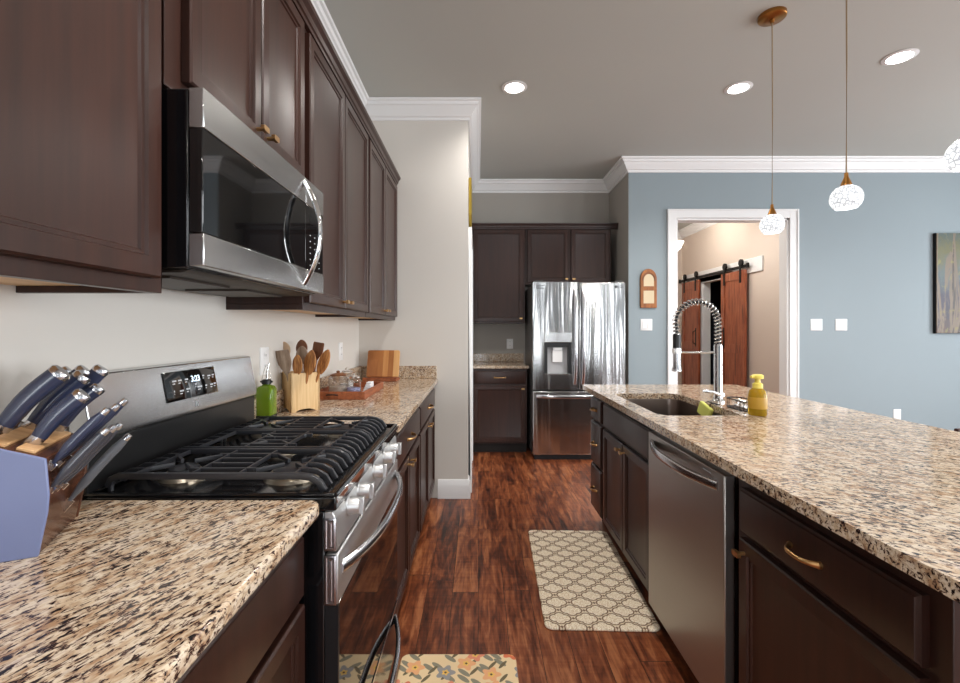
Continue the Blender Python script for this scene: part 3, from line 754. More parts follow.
MB().sweep([(fx, fy, 1.182), (sx_+.018, fy, 1.182)], .0055, n=10).lathe([(.023, -.012), (.023, .012), (.019, .012), (.019, -.012)], (sx_, fy, 1.19), 20).build('docking_arm', M['chrome'], fc)
MB().sweep([(fx, fy, .965), (fx, fy-.045, .968)], .012, n=14).sweep([(fx-.005, fy-.045, .966), (fx-.06, fy-.06, .985), (fx-.11, fy-.065, .990)], [.009, .008, .008], [.006, .005, .004], n=10).build('lever', M['satin'], fc)
# soap bottle
sb = thing('soap_dispenser', 'yellow hand soap pump bottle beside the faucet', 'soap bottle', (1.228, 1.99, .925))
q = (1.228, 1.99, .925)
MB().lathe([(0, 0), (.034, 0), (.037, .006), (.037, .085), (.033, .105), (.020, .118), (.016, .122), (0, .122)], q, 28).build('bottle', M['soap'], sb)
MB().lathe([(.021, .118), (.021, .137), (.012, .142), (.011, .158), (.023, .160), (.024, .172), (.018, .178), (0, .179)], q, 24).sweep([(1.228, 1.99, 1.095), (1.19, 1.975, 1.094)], .006, n=8).build('pump', M['yellow'], sb)
MB().lathe([(.0375, .03), (.0378, .032), (.0378, .078), (.0375, .08)], q, 28).build('soap_label', simple('amber_label', (176, 136, 40), .4), sb)
# wire caddy with scrubber and sponge
cd = thing('sponge_caddy', 'black wire caddy with coiled rim between faucet and soap bottle', 'caddy', (1.235, 2.13, .925))
mb = MB()
for z in (.93, .972):
    mb.sweep([(x, y, z) for x, y in rrect(1.20, 1.275, 2.05, 2.20, .025)], .003, n=8, closed=True)
for x, y in rrect(1.20, 1.275, 2.05, 2.20, .025)[::3]: mb.sweep([(x, y, .93), (x, y, .972)], .002, n=6)
for i in range(5): mb.sweep([(1.20, 2.07+i*.028, .93), (1.275, 2.07+i*.028, .93)], .0018, n=6)
mb.build('wire_frame', M['blackm'], cd)
mb = MB(); hp = []
for i in range(241):
    q_ = i/240*2*PI*6; hp.append((1.237+.017*math.cos(q_), 2.07+i/240*.11, .953+.014*math.sin(q_)))
tag(mb.sweep(hp, .0022, n=6).build('wire_scrubber', M['chrome'], org=(1.237, 2.125, .94)), 'coiled steel scrubber lying in the black wire caddy', 'scrubber')
o = MB().box(-.011, .011, -.046, .046, -.032, .032).build('sponge', M['sponge'], bevel=.006, seg=3)
o.location = (1.138, 2.27, .893); o.rotation_euler = (.35, .10, .15)
tag(o, 'yellow-green sponge hanging over the sink edge', 'sponge')
sh = MB().sweep([(1.185, 2.245, .93), (1.165, 2.245, .935), (1.150, 2.245, .93), (1.148, 2.245, .885)], .003, n=6).sweep([(1.185, 2.295, .93), (1.165, 2.295, .935), (1.150, 2.295, .93), (1.148, 2.295, .885)], .003, n=6).sweep([(1.185, 2.225, .93), (1.185, 2.315, .93)], .003, n=6)
tag(sh.build('sponge_holder', M['blackm'], org=(1.165, 2.14, .93)), 'black wire hook holding the sponge at the sink edge', 'holder')

# ------------------------------------------------------------------ refrigerator
fr = thing('refrigerator', 'stainless french-door refrigerator with ice dispenser in the alcove', 'refrigerator', (1.0, 4.9, 0))
f0, f1, FY = .545, 1.465, 4.50
MB().box(f0+.004, f1-.004, FY+.085, 5.28, .04, 1.755).build('cabinet_body', M['greyside'], fr, bevel=.004)
MB().box(f0+.02, f1-.02, FY+.05, 5.2, .0, .045).build('base_grille', M['blackp'], fr)
fm = (f0+f1)/2-.004
hx0, hx1, hz0, hz1 = f0+.115, f0+.385, .86, 1.265
def bend_door(x0, x1, z0, z1, name, hole=None):
    mb = MB(); y = FY
    if hole:
        a, b, c, d = hole
        for (p, q, r, s_) in ((x0, a, z0, z1), (b, x1, z0, z1), (a, b, z0, c), (a, b, d, z1)): mb.box(p, q, y, y+.075, r, s_)
        mb.box(a, b, y+.065, y+.075, c, d)
        return mb.build(name, M['steel_f'], fr)
    mb.box(x0, x1, y, y+.075, z0, z1); return mb.build(name, M['steel_f'], fr, bevel=.010, seg=3)
ld = bend_door(f0, fm-.003, .705, 1.775, 'door', (hx0, hx1, hz0, hz1-.09))
rd = bend_door(fm+.003, f1, .705, 1.775, 'door')
fz = bend_door(f0, f1, .055, .690, 'freezer_drawer')
# dispenser
dsp = MB().box(hx0, hx1, FY-.004, FY+.02, hz1-.09, hz1+.01).build('dispenser_panel', M['steel'], ld, bevel=.004)
mb = MB().box(hx0, hx0+.03, FY+.0005, FY+.062, hz0, hz1-.091).box(hx1-.03, hx1, FY+.0005, FY+.062, hz0, hz1-.091).box(hx0+.03, hx1-.03, FY+.012, FY+.062, hz1-.14, hz1-.091)
mb.build('dispenser_recess', M['blackp'], ld)
MB().box(hx0+.031, hx1-.031, FY+.055, FY+.063, hz0+.006, hz1-.141).build('dispenser_back', simple('light_grey_plastic', (176, 176, 178), .4), ld)
MB().box(hx0+.09, hx1-.09, FY+.02, FY+.05, hz1-.165, hz1-.141).box(hx0+.085, hx1-.085, FY+.035, FY+.054, hz1-.29, hz1-.166).build('dispenser_paddle', M['white'], ld, bevel=.004)
MB().box(hx0+.005, hx1-.005, FY-.012, FY+.06, hz0-.006, hz0+.005).build('drip_tray', M['steel'], ld, bevel=.002)
def vhandle(x, parent):
    pts = [(x, FY-.004-.050*(1-abs(-1+i/12)**4), 1.235+(-1+i/12)*.475) for i in range(25)]
    return MB().sweep(pts, [.016]*25, [.011]*25, side=(1, 0, 0), n=14, sq=3).build('handle', M['satin'], parent)
vhandle(fm-.040, ld); vhandle(fm+.040, rd)
pts = [((f0+f1)/2+(-1+i/12)*.42, FY-.004-.050*(1-abs(-1+i/12)**5), .640) for i in range(25)]
MB().sweep(pts, [.018]*25, [.011]*25, side=(0, 0, 1), n=14, sq=3).build('handle', M['satin'], fz)
text('logo', 'LG', .042, M['blackp'], rd, (f1-.055, FY-.0016, 1.728), (1, 0, 0), (0, 0, 1), .001)
MB().lathe([(.011, 0), (.014, 0), (.014, .0006), (.011, .0006)], (f1-.096, FY-.0008, 1.728), 24, 'y').build('logo_ring', M['darkprint'], rd)
mb = MB()
for i in range(3): mb.box(f0+.03, f0+.03+(.09, .07, .08)[i], FY-.0008, FY-.0002, 1.735-i*.014, 1.740-i*.014)
mb.build('printed_notes', M['darkprint'], ld)
MB().box(f0+.02, f0+.10, FY+.01, FY+.12, 1.776, 1.79).box(f1-.10, f1-.02, FY+.01, FY+.12, 1.776, 1.79).build('hinge_cover', M['greyside'], fr, bevel=.003)

# ------------------------------------------------------------------ alcove cabinets
def alcove_front(kind, t, x0, x1, z0, z1, yf): return MB().rings((x0, yf, z0), (1, 0, 0), (0, 0, 1), (0, -1, 0), x1-x0, z1-z0, DOOR if kind == 'door' else SLAB).build(kind, M['cab'], t)
YA = 5.01
t = thing('wall_cabinet', 'dark single-door wall cabinet left of the refrigerator', 'cabinet', (.23, 5.2, 1.37))
MB().box(-.070, .520, YA, AY-.001, 1.372, 2.42).build('carcass', M['cab'], t, bevel=.001)
g = alcove_front('door', t, -.050, .500, 1.392, 2.405, YA); knob(g, (.472, YA-T, 1.425), (0, -1, 0))
t = thing('wall_cabinet', 'dark two-door wall cabinet above the refrigerator', 'cabinet', (1.0, 5.2, 1.80))
MB().box(.523, 1.470, YA, AY-.001, 1.80, 2.42).build('carcass', M['cab'], t, bevel=.001)
g = alcove_front('door', t, .545, .998, 1.822, 2.405, YA); knob(g, (.972, YA-T, 1.858), (0, -1, 0))
g = alcove_front('door', t, 1.026, 1.448, 1.822, 2.405, YA); knob(g, (1.052, YA-T, 1.858), (0, -1, 0))
vs = []
for x in (-.072, 1.540): vs += [(x, YA+.012-o, 2.413+z) for o, z in CC]
tag(MB().add(vs, [(j, (j+1) % k, k+(j+1) % k, k+j) for j in range(len(CC)) for k in (len(CC),)]+[list(range(len(CC))), [len(CC)+j for j in range(len(CC))]]).build('crown_molding', M['cab'], org=(.7, YA, 2.413), angle=25),
    'dark crown molding above the cabinets over the refrigerator', 'molding')
t = thing('base_cabinet', 'dark base cabinet left of the refrigerator, one drawer over one door', 'cabinet', (.22, 5.0, 0))
YB = 4.765
MB().box(-.070, .515, YB, AY-.001, .105, .891).build('carcass', M['cab'], t, bevel=.001)
MB().box(-.070, .515, YB+.06, AY-.001, 0, .105).build('toe_kick', M['kick'], t)
g = alcove_front('drawer', t, -.045, .500, .735, .868, YB); pull(g, (.23, YB-T, .80), (1, 0, 0), (0, -1, 0), .12)
g = alcove_front('door', t, -.045, .500, .125, .718, YB); knob(g, (.470, YB-T, .683), (0, -1, 0))
t = thing('countertop', 'small granite countertop left of the refrigerator', 'countertop', (.22, 5.0, .893))
MB().box(PX+.001, .535, YB-.035, AY-.001, .893, .925).build('slab', M['granL'], t, bevel=.008, seg=3)
MB().box(PX+.001, .535, AY-.021, AY-.001, .925, 1.022).build('backsplash', M['granL'], t, bevel=.003)

# ------------------------------------------------------------------ wall plates
def plate(name, label, cat, c, U, N, w, h, kind, group=None):
    c, U, N = Vector(c), Vector(U), Vector(N); V = Vector((0, 0, 1))
    t = thing(name, label, cat, tuple(c), group)
    MB().rings(c-U*w/2-V*h/2, U, V, N, w, h, [(0, 0), (0, .004), (.003, .006)]).build('plate', M['white'], t)
    if kind == 'outlet':
        for s_ in (-1, 1):
            o_ = MB().sweep([c+V*(s_*.022)+N*.0062, c+V*(s_*.022)+N*.008], .016, .014, side=V, n=20).build('socket', M['white'], t)
            p = c+V*(s_*.022+.003)+N*.0082
            MB().sweep([p-U*.006-V*.005, p-U*.006+V*.004], .0012, .0006, side=U, n=6).sweep([p+U*.006-V*.005, p+U*.006+V*.004], .0012, .0006, side=U, n=6).build('slot', M['blackp'], o_)
    else:
        n = int(kind)
        for i in range(n):
            q_ = c+U*((i-(n-1)/2)*.046)
            MB().rings(q_-U*.0165-V*.033+N*.0062, U, V, N, .033, .066, [(0, 0), (0, .002), (.002, .004)]).build('rocker', M['white'], t)
    return t
plate('light_switch', 'white double switch plate on blue wall below the arched plaque', 'light switch', (1.728, BY, 1.352), (1, 0, 0), (0, -1, 0), .118, .118, '2')
plate('light_switch', 'white double switch plate on blue wall, closer to the doorway', 'light switch', (3.472, BY, 1.352), (1, 0, 0), (0, -1, 0), .118, .118, '2', 'switch plates right of the doorway')
plate('light_switch', 'white double switch plate on blue wall, farther from the doorway', 'light switch', (3.727, BY, 1.352), (1, 0, 0), (0, -1, 0), .118, .118, '2', 'switch plates right of the doorway')
plate('wall_outlet', 'white outlet low on the blue wall, just above the island edge', 'outlet', (4.30, BY, .425), (1, 0, 0), (0, -1, 0), .075, .118, 'outlet')
plate('wall_outlet', 'white outlet in the alcove above the small granite counter', 'outlet', (.375, AY, 1.135), (1, 0, 0), (0, -1, 0), .075, .118, 'outlet')
plate('wall_outlet', 'white outlet on left wall behind the green glass bottle', 'outlet', (WX, 1.945, 1.165), (0, 1, 0), (1, 0, 0), .075, .118, 'outlet')
plate('wall_outlet', 'white outlet on left wall above the wooden tray', 'outlet', (WX, 3.03, 1.155), (0, 1, 0), (1, 0, 0), .075, .118, 'outlet')

# ------------------------------------------------------------------ things on the blue wall
pq = thing('wall_plaque', 'small arched wooden plaque with two cream panels on the blue wall', 'plaque', (1.745, BY, 1.524))
def arch(cx, z0, w, h, n=14, pt=1.25):
    out = [(cx-w/2, z0), (cx+w/2, z0)]; zc = z0+h-w/2*pt
    return out+[(cx+w/2*math.cos(PI*i/n), zc+w/2*pt*math.sin(PI*i/n)) for i in range(n+1)]
ap = arch(1.745, 1.524, .168, .40)
MB().prism(ap, BY-.022, BY-.001, lambda a, b, c: (a, c, b)).build('frame', M['rust'], pq, bevel=.004)
MB().prism(arch(1.745, 1.745, .104, .125), BY-.0235, BY-.0225, lambda a, b, c: (a, c, b)).build('arched_panel', M['cream'], pq)
MB().box(1.691, 1.799, BY-.0235, BY-.0225, 1.57, 1.70).build('square_panel', M['cream'], pq)
MB().sweep([(1.745-.062*math.cos(PI*i/12), BY-.023, 1.80+.085*math.sin(PI*i/12)) for i in range(13)], .005, n=8, side=(0, 1, 0)).build('arch_bead', M['brownw'], pq)
pt = thing('painting', 'canvas painting of pale tree trunks on the blue wall at right edge', 'painting', (4.672, BY, 1.267))
MB().box(4.672, 5.40, BY-.036, BY-.001, 1.267, 2.285).build('canvas', M['painting'], pt, bevel=.002)
MB().box(4.668, 5.404, BY-.030, BY-.002, 1.263, 1.268).box(4.668, 4.6725, BY-.030, BY-.002, 1.263, 2.289).build('edge_strip', M['blackm'], pt)
gf = thing('wall_frame', 'gold framed decoration above the white pantry door casing', 'frame', (PX, SY+.3, 2.13))
mb = MB(); yc = SY+.24
pts_ = [(PX+.014, yc-.14, 2.22), (PX+.014, yc-.14, 2.50), (PX+.014, yc+.14, 2.50), (PX+.014, yc+.14, 2.22), (PX+.014, yc, 2.14)]
mb.sweep(pts_, .012, closed=True, n=8, sq=4, side=(1, 0, 0)); mb.build('frame', M['goldleaf'], gf)
MB().add([(PX+.006, p[1], p[2]) for p in pts_]+[(PX+.001, p[1], p[2]) for p in pts_], [(0, 1, 2, 3, 4), (9, 8, 7, 6, 5)]+[(i, (i+1) % 5, 5+(i+1) % 5, 5+i) for i in range(5)]).build('backing', M['cream'], gf)

# ------------------------------------------------------------------ lights
def can(x, y, label, power=85):
    t = thing('ceiling_light', label, 'recessed light', (x, y, CEIL), 'recessed ceiling lights')
    MB().lathe([(.066, -.002), (.090, -.001), (.092, -.004), (.070, -.010), (.064, -.006)], (x, y, CEIL), 36).build('trim_ring', M['trim'], t)
    MB().lathe([(0, -.0085), (.064, -.0085), (.064, -.004), (0, -.004)], (x, y, CEIL), 32).build('lens', M['lens'], t)
    l = bpy.data.lights.new('can_lamp', 'SPOT'); l.energy = power; l.spot_size = 2.6; l.spot_blend = .8; l.shadow_soft_size = .06; l.color = (1, .965, .92)
    o = bpy.data.objects.new('can_lamp', l); COL.objects.link(o); o.parent = t; o.location = (0, 0, -.03)
can(.262, 3.262, 'round recessed ceiling light in front of the alcove, leftmost one', 38)
can(1.88, 3.27, 'round recessed ceiling light just left of the farthest pendant cord, near the blue wall')
can(2.70, 2.90, 'round recessed ceiling light at upper right, right of both pendant cords')
can(.262, 1.05, 'added unseen recessed ceiling light above the aisle')  # this and the next four: unseen cans added for extra light
can(.262, -1.2, 'added unseen recessed ceiling light behind the camera')
can(2.7, -1.2, 'added unseen recessed ceiling light behind the dining side')
can(5.0, 1.2, 'added unseen recessed ceiling light over the living side')
can(3.2, .6, 'added unseen recessed ceiling light over the dining side')
def pendant(y, label):
    x = 1.634; t = thing('pendant_light', label, 'pendant light', (x, y, CEIL), 'pendant lights over the island')
    MB().lathe([(0, 0), (.070, 0), (.070, -.018), (.063, -.024), (.012, -.028), (.010, -.045), (0, -.045)], (x, y, CEIL), 36).build('canopy', M['brass'], t)
    MB().sweep([(x, y, CEIL-.04), (x+.002, y, 2.5), (x, y, 1.985)], .0032, n=8).build('cord', M['cord'], t)
    MB().lathe([(0, 1.995), (.007, 1.995), (.009, 1.975), (.020, 1.948), (.022, 1.938), (0, 1.938)], (x, y, 0), 24).build('socket_cap', M['brass'], t)
    prof = [(.0, 1.939)]+[(.061*math.sin(a)**.85, 1.882+.057*math.cos(a)) for a in [PI*i/16*.76 for i in range(1, 17)]]
    inner = [(r*.93, z-.002) for r, z in prof[::-1]]
    MB().lathe(prof+inner, (x, y, 0), 36).build('globe_shade', M['globe'], t)
    MB().lathe([(0, 1.915), (.014, 1.91), (.024, 1.885), (.024, 1.875), (.015, 1.855), (0, 1.85)], (x, y, 0), 20).build('bulb', M['bulb'], t)
    l = bpy.data.lights.new('pendant_lamp', 'POINT'); l.energy = 2.0; l.shadow_soft_size = .03; l.color = (1, .95, .88)
    o = bpy.data.objects.new('pendant_lamp', l); COL.objects.link(o); o.parent = t; o.location = (0, 0, 1.83-CEIL)
pendant(2.517, 'pendant light with round mosaic shade hanging in front of the doorway')
pendant(2.01, 'pendant light with round mosaic shade hanging in front of the blue wall')
pendant(1.505, 'pendant light with mosaic shade cut off by the right edge')

# ------------------------------------------------------------------ hall: barn doors, lamp
RZ = 2.150
bd = MB().box(HX-.02, HX, 5.74, 8.0, RZ-.095, RZ+.095).build('rail_board', M['trim'], org=(HX, 6.9, RZ), bevel=.003)
tag(bd, 'white header board on the hall wall behind the barn door rail', 'board')
rl = thing('barn_door_rail', 'black iron sliding rail on the white board in the hall', 'rail', (HX, 6.9, RZ))
MB().box(HX-.062, HX-.056, 5.98, 7.98, RZ-.02, RZ+.02).build('rail', M['blackm'], rl)
for y in (6.02, 6.5, 7.0, 7.5, 7.94): MB().lathe([(.014, -.056), (.014, -.02)], (HX, y, RZ), 12, 'x').build('spacer', M['blackm'], rl)
MB().box(HX-.075, HX-.05, 5.96, 5.99, RZ-.03, RZ+.035).box(HX-.075, HX-.05, 7.97, 8.0, RZ-.03, RZ+.035).build('end_stop', M['blackm'], rl)
def barn_door(y0, y1, label, hy):
    t = thing('barn_door', label, 'barn door', (HX-.05, (y0+y1)/2, .02), 'sliding barn doors in the hall')
    x0, x1 = HX-.082, HX-.044; zt = RZ-.045
    mb = MB(); mb.box(x0+.010, x1, y0, y1, .02, zt)
    for i in range(1, 5):
        pass
    mb.build('planks', M['barn'], t, bevel=.002)
    mb = MB().box(x0, x0+.0095, y0, y0+.09, .02, zt).box(x0, x0+.0095, y1-.09, y1, .02, zt).box(x0, x0+.0095, y0+.09, y1-.09, zt-.12, zt).box(x0, x0+.0095, y0+.09, y1-.09, .02, .16).box(x0, x0+.0095, y0+.09, y1-.09, .98, 1.10)
    mb.build('frame_boards', M['barn'], t, bevel=.002)
    for y in (y0+.09, y1-.09):
        h_ = MB().box(x0-.006, x0, y-.022, y+.022, zt-.17, RZ+.03).build('hanger_strap', M['blackm'], t)
        MB().lathe([(0, -.012), (.048, -.012), (.048, .010), (0, .010)], (HX-.072, y, RZ+.055), 24, 'x').build('wheel', M['blackm'], h_)
    mb = MB().box(x0-.004, x0, hy-.016, hy+.016, 1.03, 1.33)
    mb.sweep([(x0-.004, hy, 1.07), (x0-.045, hy, 1.09), (x0-.045, hy, 1.27), (x0-.004, hy, 1.29)], .009, n=8)
    mb.build('pull_handle', M['blackm'], t)
    return t
barn_door(7.28, 7.86, 'reddish wooden barn door on the left of the dark closet opening', 7.36)
barn_door(6.02, 6.60, 'reddish wooden barn door on the right of the dark closet opening', 6.52)
o = MB().lathe([(0, 2.90), (.06, 2.90), (.06, 2.88), (.012, 2.87), (.012, 2.62), (0, 2.62)], (2.79, 6.5, .146), 20)
hl = thing('hall_ceiling_lamp', 'lit white glass bowl lamp in the hall at the doorway corner', 'ceiling lamp', (2.79, 6.5, CEIL))
o.build('stem', M['satin'], hl)
MB().lathe([(0, 2.40), (.05, 2.41), (.11, 2.46), (.155, 2.56), (.150, 2.56), (.10, 2.47), (0, 2.42)], (2.79, 6.5, 0), 32).build('glass_bowl', simple('lit_glass_bowl', (250, 245, 235), .3, emis=(1, .95, .86), emstr=1.6), hl)
l = bpy.data.lights.new('hall_lamp', 'POINT'); l.energy = 26; l.shadow_soft_size = .12; l.color = (1, .93, .85)
ol = bpy.data.objects.new('hall_lamp', l); COL.objects.link(ol); ol.parent = hl; ol.location = (0, 0, 2.68-CEIL)

can(2.75, 5.5, 'added unseen recessed ceiling light hidden above the hall doorway', 60)  # unseen can, added to brighten the lower part of the hall
# ------------------------------------------------------------------ rugs
m1_ = MB().prism(rrect(-.25, .25, -.48, .48, .035), 0.001, .013, lambda a, b, c: (a, b, c)).build('kitchen_mat', M['quat'], bevel=.004)
m1_.location = (.556, 2.428, 0); m1_.rotation_euler = (0, 0, -math.radians(1.8))
tag(m1_, 'cream and brown quatrefoil patterned mat on the floor by the island', 'rug')
m2_ = MB().prism(rrect(-.225, .225, -.40, .40, .03), 0.001, .013, lambda a, b, c: (a, b, c)).build('kitchen_mat', M['floral'], bevel=.004)
m2_.location = (-.076, 1.398, 0)
tag(m2_, 'cream mat with orange and grey flowers on the floor in front of the oven', 'rug')

# ------------------------------------------------------------------ knife block (local frame: x front, y width, z up)
KB = (-.723, .744, .925); KR = math.atan2(.425, .905)
kbk = thing('knife_block', 'slate blue sided knife block on the near granite counter', 'knife block', KB, None, KR, True)
prof = [(0, 0), (.012, .07), (.014, .10), (.010, .160), (-.13, .216), (-.17, .13), (-.15, 0)]
fn = lambda a, b, c: (a, c, b)
MB().prism([(a-.002, b) for a, b in prof], .006, .175, fn).build('body', M['blockwood'], kbk, bevel=.002)
MB().prism(prof, 0, .006, fn).build('side_panel', M['slate'], kbk, bevel=.002)
MB().prism(prof, .175, .181, fn).build('side_panel', M['blockwood'], kbk, bevel=.002)['label'] = 'dark wood far side panel'
A = Vector((.008, 0, .160)); B = Vector((-.132, 0, .216)); V = (B-A).normalized(); N = Vector((-V.z, 0, V.x)); N = N if N.z > 0 else -N
for i in range(3):
    a = A+V*(.018+.040*i)
    mb = MB(); vs = []
    for y in (.014, .167):
        for p in (a, a+V*.026, a+V*.026+N*.005, a+N*.005): vs.append((p.x, y, p.z))
    mb.add(vs, [(0, 1, 2, 3), (7, 6, 5, 4)]+[(j, (j+1) % 4, 4+(j+1) % 4, 4+j) for j in range(4)])
    mb.build('slot_strip', M['bamboo'], kbk, bevel=.001)
rot = Matrix.Rotation(KR, 4, 'Z')
def knife(label, base, th, L, r, mat, name='kitchen_knife', group='large knives in the block', bol=True, curve=.010, cap=True):
    curve *= .45
    base = Vector(base); th = math.radians(th); d = Vector((math.cos(th), 0, math.sin(th))); up = Vector((-d.z, 0, d.x))
    wl = Vector(KB)+rot.to_3x3() @ base
    t = thing(name, label, 'knife', wl, group, KR, True)
    # blade sinks into the block
    MB().sweep([d*-.09, d*.002], [r*.75, r*.9], [.0009, .0012], side=up, n=8, sq=6).build('blade', M['chrome'], t)
    if bol: MB().sweep([d*-.004, d*.006, d*.020], [r*.9, r*1.0, r*.95], [r*.5, r*.62, r*.66], side=up, n=14).build('bolster', M['satin'], t)
    n = 14; pts = []; ws = []; ts = []
    for i in range(n):
        u = i/(n-1); l_ = .018+(L-.018-(.008 if cap else 0))*u if bol else L*u*.97
        pts.append(d*l_+up*(curve*math.sin(u*PI)))
        e = 1+.16*math.sin(u*PI*1.0)+.22*u**2
        if not bol: e = min(1, .35+u*2.2)*(1 if u < .85 else 1-.3*(u-.85)/.15)
        ws.append(r*e); ts.append(r*e*.72)
    MB().sweep(pts, ws, ts, side=up, n=16, sq=2.4).build('handle', mat, t)
    if cap:
        p = pts[-1]; dd_ = (pts[-1]-pts[-2]).normalized()
        MB().sweep([p-dd_*.001, p+dd_*.006, p+dd_*.010], [ws[-1]*1.05, ws[-1]*1.05, ws[-1]*.85], [ts[-1]*1.08, ts[-1]*1.08, ts[-1]*.85], side=up, n=16, sq=2.4).build('end_cap', M['satin'], t)
    return t
knife('navy handled knife with silver cap, largest and leftmost in the block', (-.080, .073, .196), 50, .135, .0135, M['navy'])
knife('navy handled knife with thick silver cap in the middle of the block top', (-.061, .132, .188), 50, .128, .0125, M['navy'])
knife('navy handled knife with silver cap lowest of those in the block top', (-.027, .051, .175), 50, .110, .0115, M['navy'])
knife('short navy handled knife with silver cap on the right side of the block top', (-.030, .158, .176), 51, .108, .0105, M['navy'])
knife('navy handled knife with its silver cap reaching highest toward the range', (-.036, .168, .178), 57, .140, .0115, M['navy'])
knife('navy handled knife just left of the highest knife cap', (-.068, .165, .190), 52, .133, .0115, M['navy'])
knife('slim charcoal knife with small silver cap behind the largest handle', (-.091, .160, .200), 50, .125, .0085, M['darkh'])
sg = 'steak knives in the front of the block'
for lab, b, th, L in [('navy steak knife handle, nearest in the upper front row', (.012, .022, .147), 49.5, .108), ('navy steak knife handle, middle of the upper front row', (.012, .051, .145), 48, .116), ('navy steak knife handle, farthest in the upper front row', (.012, .086, .145), 48, .122),
                      ('charcoal steak knife handle, nearest in the lower front row', (.012, .018, .108), 50.5, .112), ('charcoal steak knife handle, middle of the lower front row', (.012, .042, .104), 50, .118), ('charcoal steak knife handle, farthest in the lower front row', (.012, .069, .099), 50.5, .122)]:
    knife(lab, b, th, L, .0085, M['navy'] if 'navy' in lab else M['darkh'], 'steak_knife', sg, False, .004)
knife('slim grey honing tool lowest in the front of the knife block', (.012, .094, .059), 51.5, .138, .0085, simple('grey_handle', (92, 94, 100), .35), 'honing_steel', sg, False, .006, True)

# ------------------------------------------------------------------ things on the far counter
cr = thing('utensil_crock', 'pale wooden square crock with scalloped feet holding utensils', 'utensil holder', (-.835, 2.13, .925), None, math.radians(42), True)
sz = .066
for (U_, N_) in (((1, 0, 0), (0, -1, 0)), ((0, 1, 0), (1, 0, 0)), ((-1, 0, 0), (0, 1, 0)), ((0, -1, 0), (-1, 0, 0))):
    U_, N_ = Vector(U_), Vector(N_); poly = [(-sz, 0), (-sz+.020, 0)]
    poly += [(-sz+.020+(2*sz-.04)*i/12, .012*math.sin(PI*i/12)**.6 if 0 < i < 12 else 0) for i in range(0, 13)]+[(sz, 0), (sz, .180), (sz-.012, .176), (-sz+.012, .176), (-sz, .180)]
    poly = [p for i, p in enumerate(poly) if i == 0 or (Vector(p)-Vector(poly[i-1])).length > 1e-5]
    MB().prism(poly, sz-.008, sz, lambda a, b, c: tuple(U_*a+N_*c+Vector((0, 0, b)))).build('side_board', M['crock'], cr)
MB().box(-sz+.006, sz-.006, -sz+.006, sz-.006, .014, .022).build('bottom_board', M['crock'], cr)
CRL = Vector((-.835, 2.13, .925))
def utensil(name, label, cat, off, lean, L, head, mat, hr=.006, slots=0):
    """head = (length, width, thickness, kind)"""
    t = thing(name, label, cat, CRL+Vector((off[0], off[1], .026)), 'wooden utensils in the crock', 0, True)
    d = Vector((lean[0], lean[1], 1)).normalized(); side = Vector((.25, .97, 0))-d*(Vector((.25, .97, 0)).dot(d)); side = Vector((.97, -.25, 0)) ; side = (side-d*side.dot(d)).normalized()
    hl_, hw, ht, kind = head
    MB().sweep([d*0, d*(L-hl_*.9)], [hr, hr*1.1], n=10).build('handle', mat, t)
    n = 13; pts = []; ws = []
    for i in range(n):
        u = i/(n-1); pts.append(d*(L-hl_+hl_*u))
        if kind == 'spoon': wv = hw*max(.12, math.sin(min(1, u*.93+.07)*PI)**.55)
        elif kind == 'flat': wv = hw*(.25+.75*min(1, u*2.2)) if u < .96 else hw*.93
        else: wv = hw*(.3+.7*min(1, u*1.4))
        ws.append(wv)
    hd_ = MB().sweep(pts, ws, [ht*.5]*n, side=side, n=16, sq=3)
    h_ = hd_.build('head', mat, t)
    if slots:
        nn = Vector(d.cross(side)).normalized(); mb = MB()
        for s_ in range(slots):
            o_ = side*((s_-(slots-1)/2)*hw*.45); mb.sweep([d*(L-hl_*.72)+o_-nn*0, d*(L-hl_*.2)+o_], .0016, ht*.5+.0008, side=side, n=6)
        mb.build('slots', M['brownw'], h_)
    return t
utensil('wooden_spoon', 'round pale wooden spoon tallest at the left of the crock', 'wooden spoon', (-.030, .0, 0), (-.22, .06), .300, (.078, .038, .012, 'spoon'), M['pale'])
utensil('wooden_spatula', 'wide weathered grey-brown spatula leaning left over the crock rim', 'spatula', (-.010, -.04, 0), (-.17, -.16), .262, (.115, .038, .007, 'flat'), M['greyw'])
utensil('wooden_spoon', 'dark brown wooden spoon behind the pale round one', 'wooden spoon', (.0, .03, 0), (-.06, .10), .302, (.075, .032, .012, 'spoon'), M['brownw'])
utensil('wooden_spoon', 'medium brown wooden spoon in the centre of the crock', 'wooden spoon', (.005, -.01, 0), (.02, .02), .272, (.085, .033, .012, 'spoon'), M['greyw'])
utensil('wooden_turner', 'square-tipped olive brown turner standing tallest at the right', 'turner', (.03, .02, 0), (.16, .05), .292, (.085, .030, .007, 'flat'), M['brownw'])
utensil('slotted_spoon', 'striped olive wood slotted spoon leaning right, nearer one', 'slotted spoon', (.02, -.035, 0), (.22, -.08), .262, (.115, .031, .009, 'spoon'), M['olive'], slots=3)
utensil('slotted_spoon', 'striped olive wood slotted spoon leaning farthest right', 'slotted spoon', (.035, -.01, 0), (.40, -.02), .275, (.120, .029, .009, 'spoon'), M['olive'], slots=3)
utensil('wooden_fork', 'narrow striped wood utensil between the slotted spoons and crock centre', 'utensil', (.0, -.045, 0), (.08, -.15), .238, (.09, .026, .009, 'spoon'), M['olive'])
